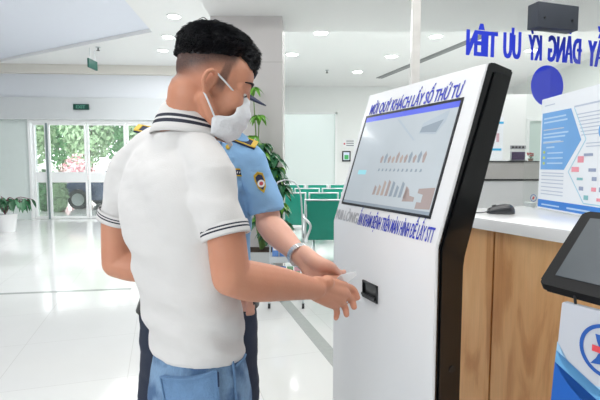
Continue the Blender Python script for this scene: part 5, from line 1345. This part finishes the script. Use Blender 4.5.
    tube(bm, [SLf+V((0, 0, -.004)), SLf.lerp(hem, .5)+V((.004, 0, 0)), hem], [.052, .054, .056], seg=22, rounded=False)
    hr = SRt.lerp(elr, .72); tube(bm, [SRt, hr], [.056, .058], seg=20, sub=3, rounded=False)
    garment('uniform_shirt', bm, .006, M_bshirt, root, .004, lambda p: .004*math.sin(p.z*38+p.x*30+3*fbm(p*5)))
    # shirt collar
    bm = B()
    for s in (-1, 1):
        P_ = [neckB+R*(.010*s)+F*.070+UZ*(-.03), neckB+R*(.062*s)+F*.030+UZ*(.022), neckB+R*(.085*s)+F*.045+UZ*(-.012), neckB+R*(.045*s)+F*.095+UZ*(-.052)]
        prism(bm, P_, (F+UZ*.5).normalized()*.004)
    obj('collar', bm, M_bshirt, root)
    # epaulettes (navy boards with gold edge)
    for sh, s in ((SLf, 1), (SRt, -1)):
        if s == 1: a, b = q(229, 137, 1.45), q(256, 147, 1.45)
        else: a, b = q(163, 138, 1.50), q(136.5, 129.5, 1.50); 
        if s == -1: a = q(160, 134, 1.50)
        d = (b-a).normalized(); w = V((0, 1, 0)); w = (w-d*w.dot(d)).normalized(); n = w.cross(d).normalized(); n = n if n.z > 0 else -n
        tiltf = (w*math.cos(.5)+n*math.sin(.5)).normalized(); n2 = d.cross(tiltf).normalized(); n2 = n2 if n2.z > 0 else -n2
        cc_ = (a+b)/2+n2*.004; L = (b-a).length
        bm = B(); box_axes(bm, cc_, d*L*.5, tiltf*.024, n2*.0035, .0015); ep = obj('epaulette', bm, M_capn, root)
        for sg in (-1, 1):
            bm = B(); box_axes(bm, cc_+tiltf*(.021*sg)+n2*.0045, d*L*.49, tiltf*.0022, n2*.0012); obj('gold_piping', bm, M_gold, ep)
        bm = B(); box_axes(bm, cc_+d*L*.42+n2*.0045, d*.008, tiltf*.020, n2*.0022, .001); obj('gold_bar', bm, M_gold, ep)
    # name tape above the breast pocket, pocket flap
    def chest(px, py, o=.008):
        p = q(px, py, 1.4)
        for _ in range(8):
            c, a, b = T.at(p.z); x = (p-c).dot(R); x = max(-a*.999, min(a*.999, x)); y = b*(1-(abs(x)/a)**2.3)**(1/2.3); tgt = c+F*(y+o); p = hit(px, py, tgt, F)
        return p
    a, b, c, d = chest(226, 168.5), chest(245.5, 169.5), chest(246, 176), chest(226, 175); nn = -F
    bm = B(); prism(bm, [a, b, c, d], F*.002); nt_ = obj('name_tape', bm, M_capn, root)
    for (e0_, e1_) in ((a, b), (d, c)):
        bm = B(); dd_ = (e1_-e0_).normalized(); up = F.cross(dd_).normalized()*.0022; o_ = F*.002; prism(bm, [e0_+o_-up, e1_+o_-up, e1_+o_+up, e0_+o_+up], F*.0015); obj('gold_piping', bm, M_gold, nt_)
    m1, m2 = a.lerp(d, .5)+F*.002, b.lerp(c, .5)+F*.002; bm = B()
    bmw = B(); dd_ = (m2-m1).normalized(); up = F.cross(dd_).normalized()
    for k in range(6): 
        u0 = .18+k*.12; p0 = m1.lerp(m2, u0); prism(bmw, [p0-up*.003, p0+dd_*.003-up*.003, p0+dd_*.005+up*.003, p0+dd_*.001+up*.003], F*.0012)
    obj('name_print', bmw, M_white, nt_); bm.free()
    pfl = [chest(222, 180, .006), chest(246, 181, .006), chest(246, 189, .006), chest(234, 194, .006), chest(222, 190, .006)]
    bm = B(); prism(bm, pfl, F*.003); obj('pocket_flap', bm, M_bshirt, root)
    bm = B(); bt = chest(228, 147, .012); ellipsoid(bm, bt, .008, .004, .008); obj('collar_pin', bm, M_gold, root, smooth=True)
    # arm badge on his left sleeve
    bc = q(266.5, 180.5, 1.40); ax = (hem-SLf).normalized(); outw = V((.25, -1, .05)); outw = (outw-ax*outw.dot(ax)).normalized(); sd = ax.cross(outw).normalized(); 
    axp = SLf+ax*((bc-SLf).dot(ax)); cb_ = axp+outw*.0595; sd = sd if sd.x > 0 else -sd; up = -ax
    def shield(k, o): 
        pts = [(-.5, .72), (-.28, .62), (0, .95), (.28, .62), (.5, .72), (.55, .2), (.42, -.45), (0, -.95), (-.42, -.45), (-.55, .2)]
        return [cb_+sd*(x*.030*k)+up*(y*.037*k)+outw*(o-.010*(x*k)**2*1.2) for x, y in pts]
    bm = B(); P_ = shield(1, 0); prism(bm, P_, outw*.003); bmesh.ops.triangulate(bm, faces=[f for f in bm.faces if len(f.verts) > 4]); bd = obj('arm_badge', bm, M_gold, root)
    bm = B(); P_ = shield(.74, .003); prism(bm, P_, outw*.0008); bmesh.ops.triangulate(bm, faces=[f for f in bm.faces if len(f.verts) > 4]); obj('badge_field', bm, M_capn, bd)
    bm = B(); prism(bm, [cb_+outw*.004+sd*(.012*math.cos(t_*math.pi/8))+up*(.012*math.sin(t_*math.pi/8)-.004) for t_ in range(16)], outw*.0008); obj('badge_disc', bm, M_white, bd)
    bm = B(); prism(bm, [cb_+outw*.005+sd*(.006*math.cos(t_*math.pi/8))+up*(.006*math.sin(t_*math.pi/8)-.004) for t_ in range(16)], outw*.0008); obj('badge_centre', bm, M_red, bd)
    # wrist watch
    wa = (wr-el).normalized(); wc = wr-wa*.006; a_, b_ = frame_for(wa); bm = B(); 
    for k in range(26):
        t_ = 2*math.pi*k/26; rd = a_*math.cos(t_)+b_*math.sin(t_); tg = -a_*math.sin(t_)+b_*math.cos(t_); box_axes(bm, wc+rd*.0325, rd*.0022, tg*.0033, wa*.009, .0008)
    tube(bm, [wc-wa*.004, wc+wa*.004], [.0315, .0315], seg=26, sub=1, rounded=False)
    wt = obj('wrist_watch', bm, M_chrome, root)
    bm = B(); od = (V((.3, .5, -.9))-wa*V((.3, .5, -.9)).dot(wa)).normalized(); cyl(bm, wc+od*.031, wc+od*.041, .017, 24); obj('watch_case', bm, M_chrome, wt, angle=40)
    # trousers and belt
    bm = B(); jc = T.secs[0]
    Js = [(V((jc[0].x, jc[0].y, zh-.30)), jc[1]*1.02, jc[2]*.95), (V((jc[0].x, jc[0].y, zh-.12)), jc[1]*1.04, jc[2]*1.08), (V((jc[0].x, jc[0].y, zh)), jc[1]*1.03, jc[2]*1.04), (V((jc[0].x, jc[0].y, zh+.06)), jc[1]*1.04, jc[2]*1.07), (V((jc[0].x, jc[0].y, zh+.075)), jc[1]*.96, jc[2]*.96)]
    J = Torso(smooth_secs(Js, 4), R, F); loft(bm, J.rings(0, z0=zh-.26))
    for (hp, kn, an) in feet: tube(bm, [hp+V((0, 0, -.10)), hp.lerp(kn, .55), kn, kn.lerp(an, .5), an+V((0, 0, -.04))], [.098, .094, .080, .074, .070], seg=20, rounded=False)
    garment('trousers', bm, .007, M_trou, root, .004)
    bm = B(); loft(bm, [[J.pt(zh+z_, 2*math.pi*k/40, o) for k in range(40)] for z_, o in ((.045, -.004), (.045, .008), (.085, .010), (.085, -.004))], cap=False); obj('belt', bm, M_shoe, root)
    for (hp, kn, an) in feet:
        bm = B(); a_ = V((an.x, an.y, 0)); tube(bm, [a_-F*.05+UZ*.045, a_+F*.04+UZ*.045, a_+F*.13+UZ*.034, a_+F*.19+UZ*.028], [.042, .044, .040, .026], seg=14)
        me = fuse(bm, .006, 3)
        for v in me.vertices: v.co.z = max(v.co.z, 0.002)
        link_mesh('shoe', me, M_shoe, root, smooth=True)
    # hair and cap
    P = lambda x, y, z: HC+HM@(V((x, y, z))*.96)
    bm = B(); ellipsoid(bm, P(-.012, 0, .018), .095, .0765, .080, HM, 32, 18)
    for v in bm.verts:
        l = HM.inverted()@(v.co-HC)
        if l.x > .03 and l.z < .05: v.co = HC+HM@V((.03, l.y*.9, l.z))
    obj('hair', bm, M_hair, root, smooth=True)
    cap = B(); rings = []
    for (z, rx, ry, xo) in ((.030, .104, .086, -.006), (.060, .106, .088, -.006), (.066, .108, .090, -.006), (.085, .122, .104, .000), (.104, .126, .108, .002), (.116, .112, .094, .000), (.122, .06, .05, 0)):
        rings.append([P(xo+rx*math.cos(2*math.pi*k/36), ry*math.sin(2*math.pi*k/36), z-.02+.010*math.cos(2*math.pi*k/36)) for k in range(36)])
    loft(cap, rings); cp = obj('cap', cap, M_capn, root, angle=50)
    L_ = 18; sec_ = []
    for i in range(L_+1):
        a = math.radians(-58)+math.radians(116)*i/L_; ca_, sa_ = math.cos(a), math.sin(a); w_ = max(.02, math.cos(a*1.5))**.6
        inner = P(-.006+.098*ca_, .081*sa_, .018+.010*ca_); outer = P(-.006+.100*ca_+.086*w_, .086*sa_, .018+.010*ca_-.034*w_); dn_ = HM@V((0, 0, -.0035))
        sec_.append([inner, outer, outer+dn_, inner+dn_])
    bm = B(); loft(bm, sec_); obj('cap_brim', bm, M_capn, cp, angle=40)
    # short black strap looped over his right hand
    bm = B(); tube(bm, [hc_+V((-.016, -.030, .012)), hc_+V((-.002, -.040, .034)), hc_+V((.026, -.046, .030)), hc_+V((.040, -.040, .006)), hc_+V((.034, -.034, -.014))], [.006, .007, .007, .006, .005], seg=12)
    tag(obj('strap', bm, M_shoe, None, smooth=True), 'short black strap looped over the guard\'s right hand beside the white shirt hem', 'strap')
guard()
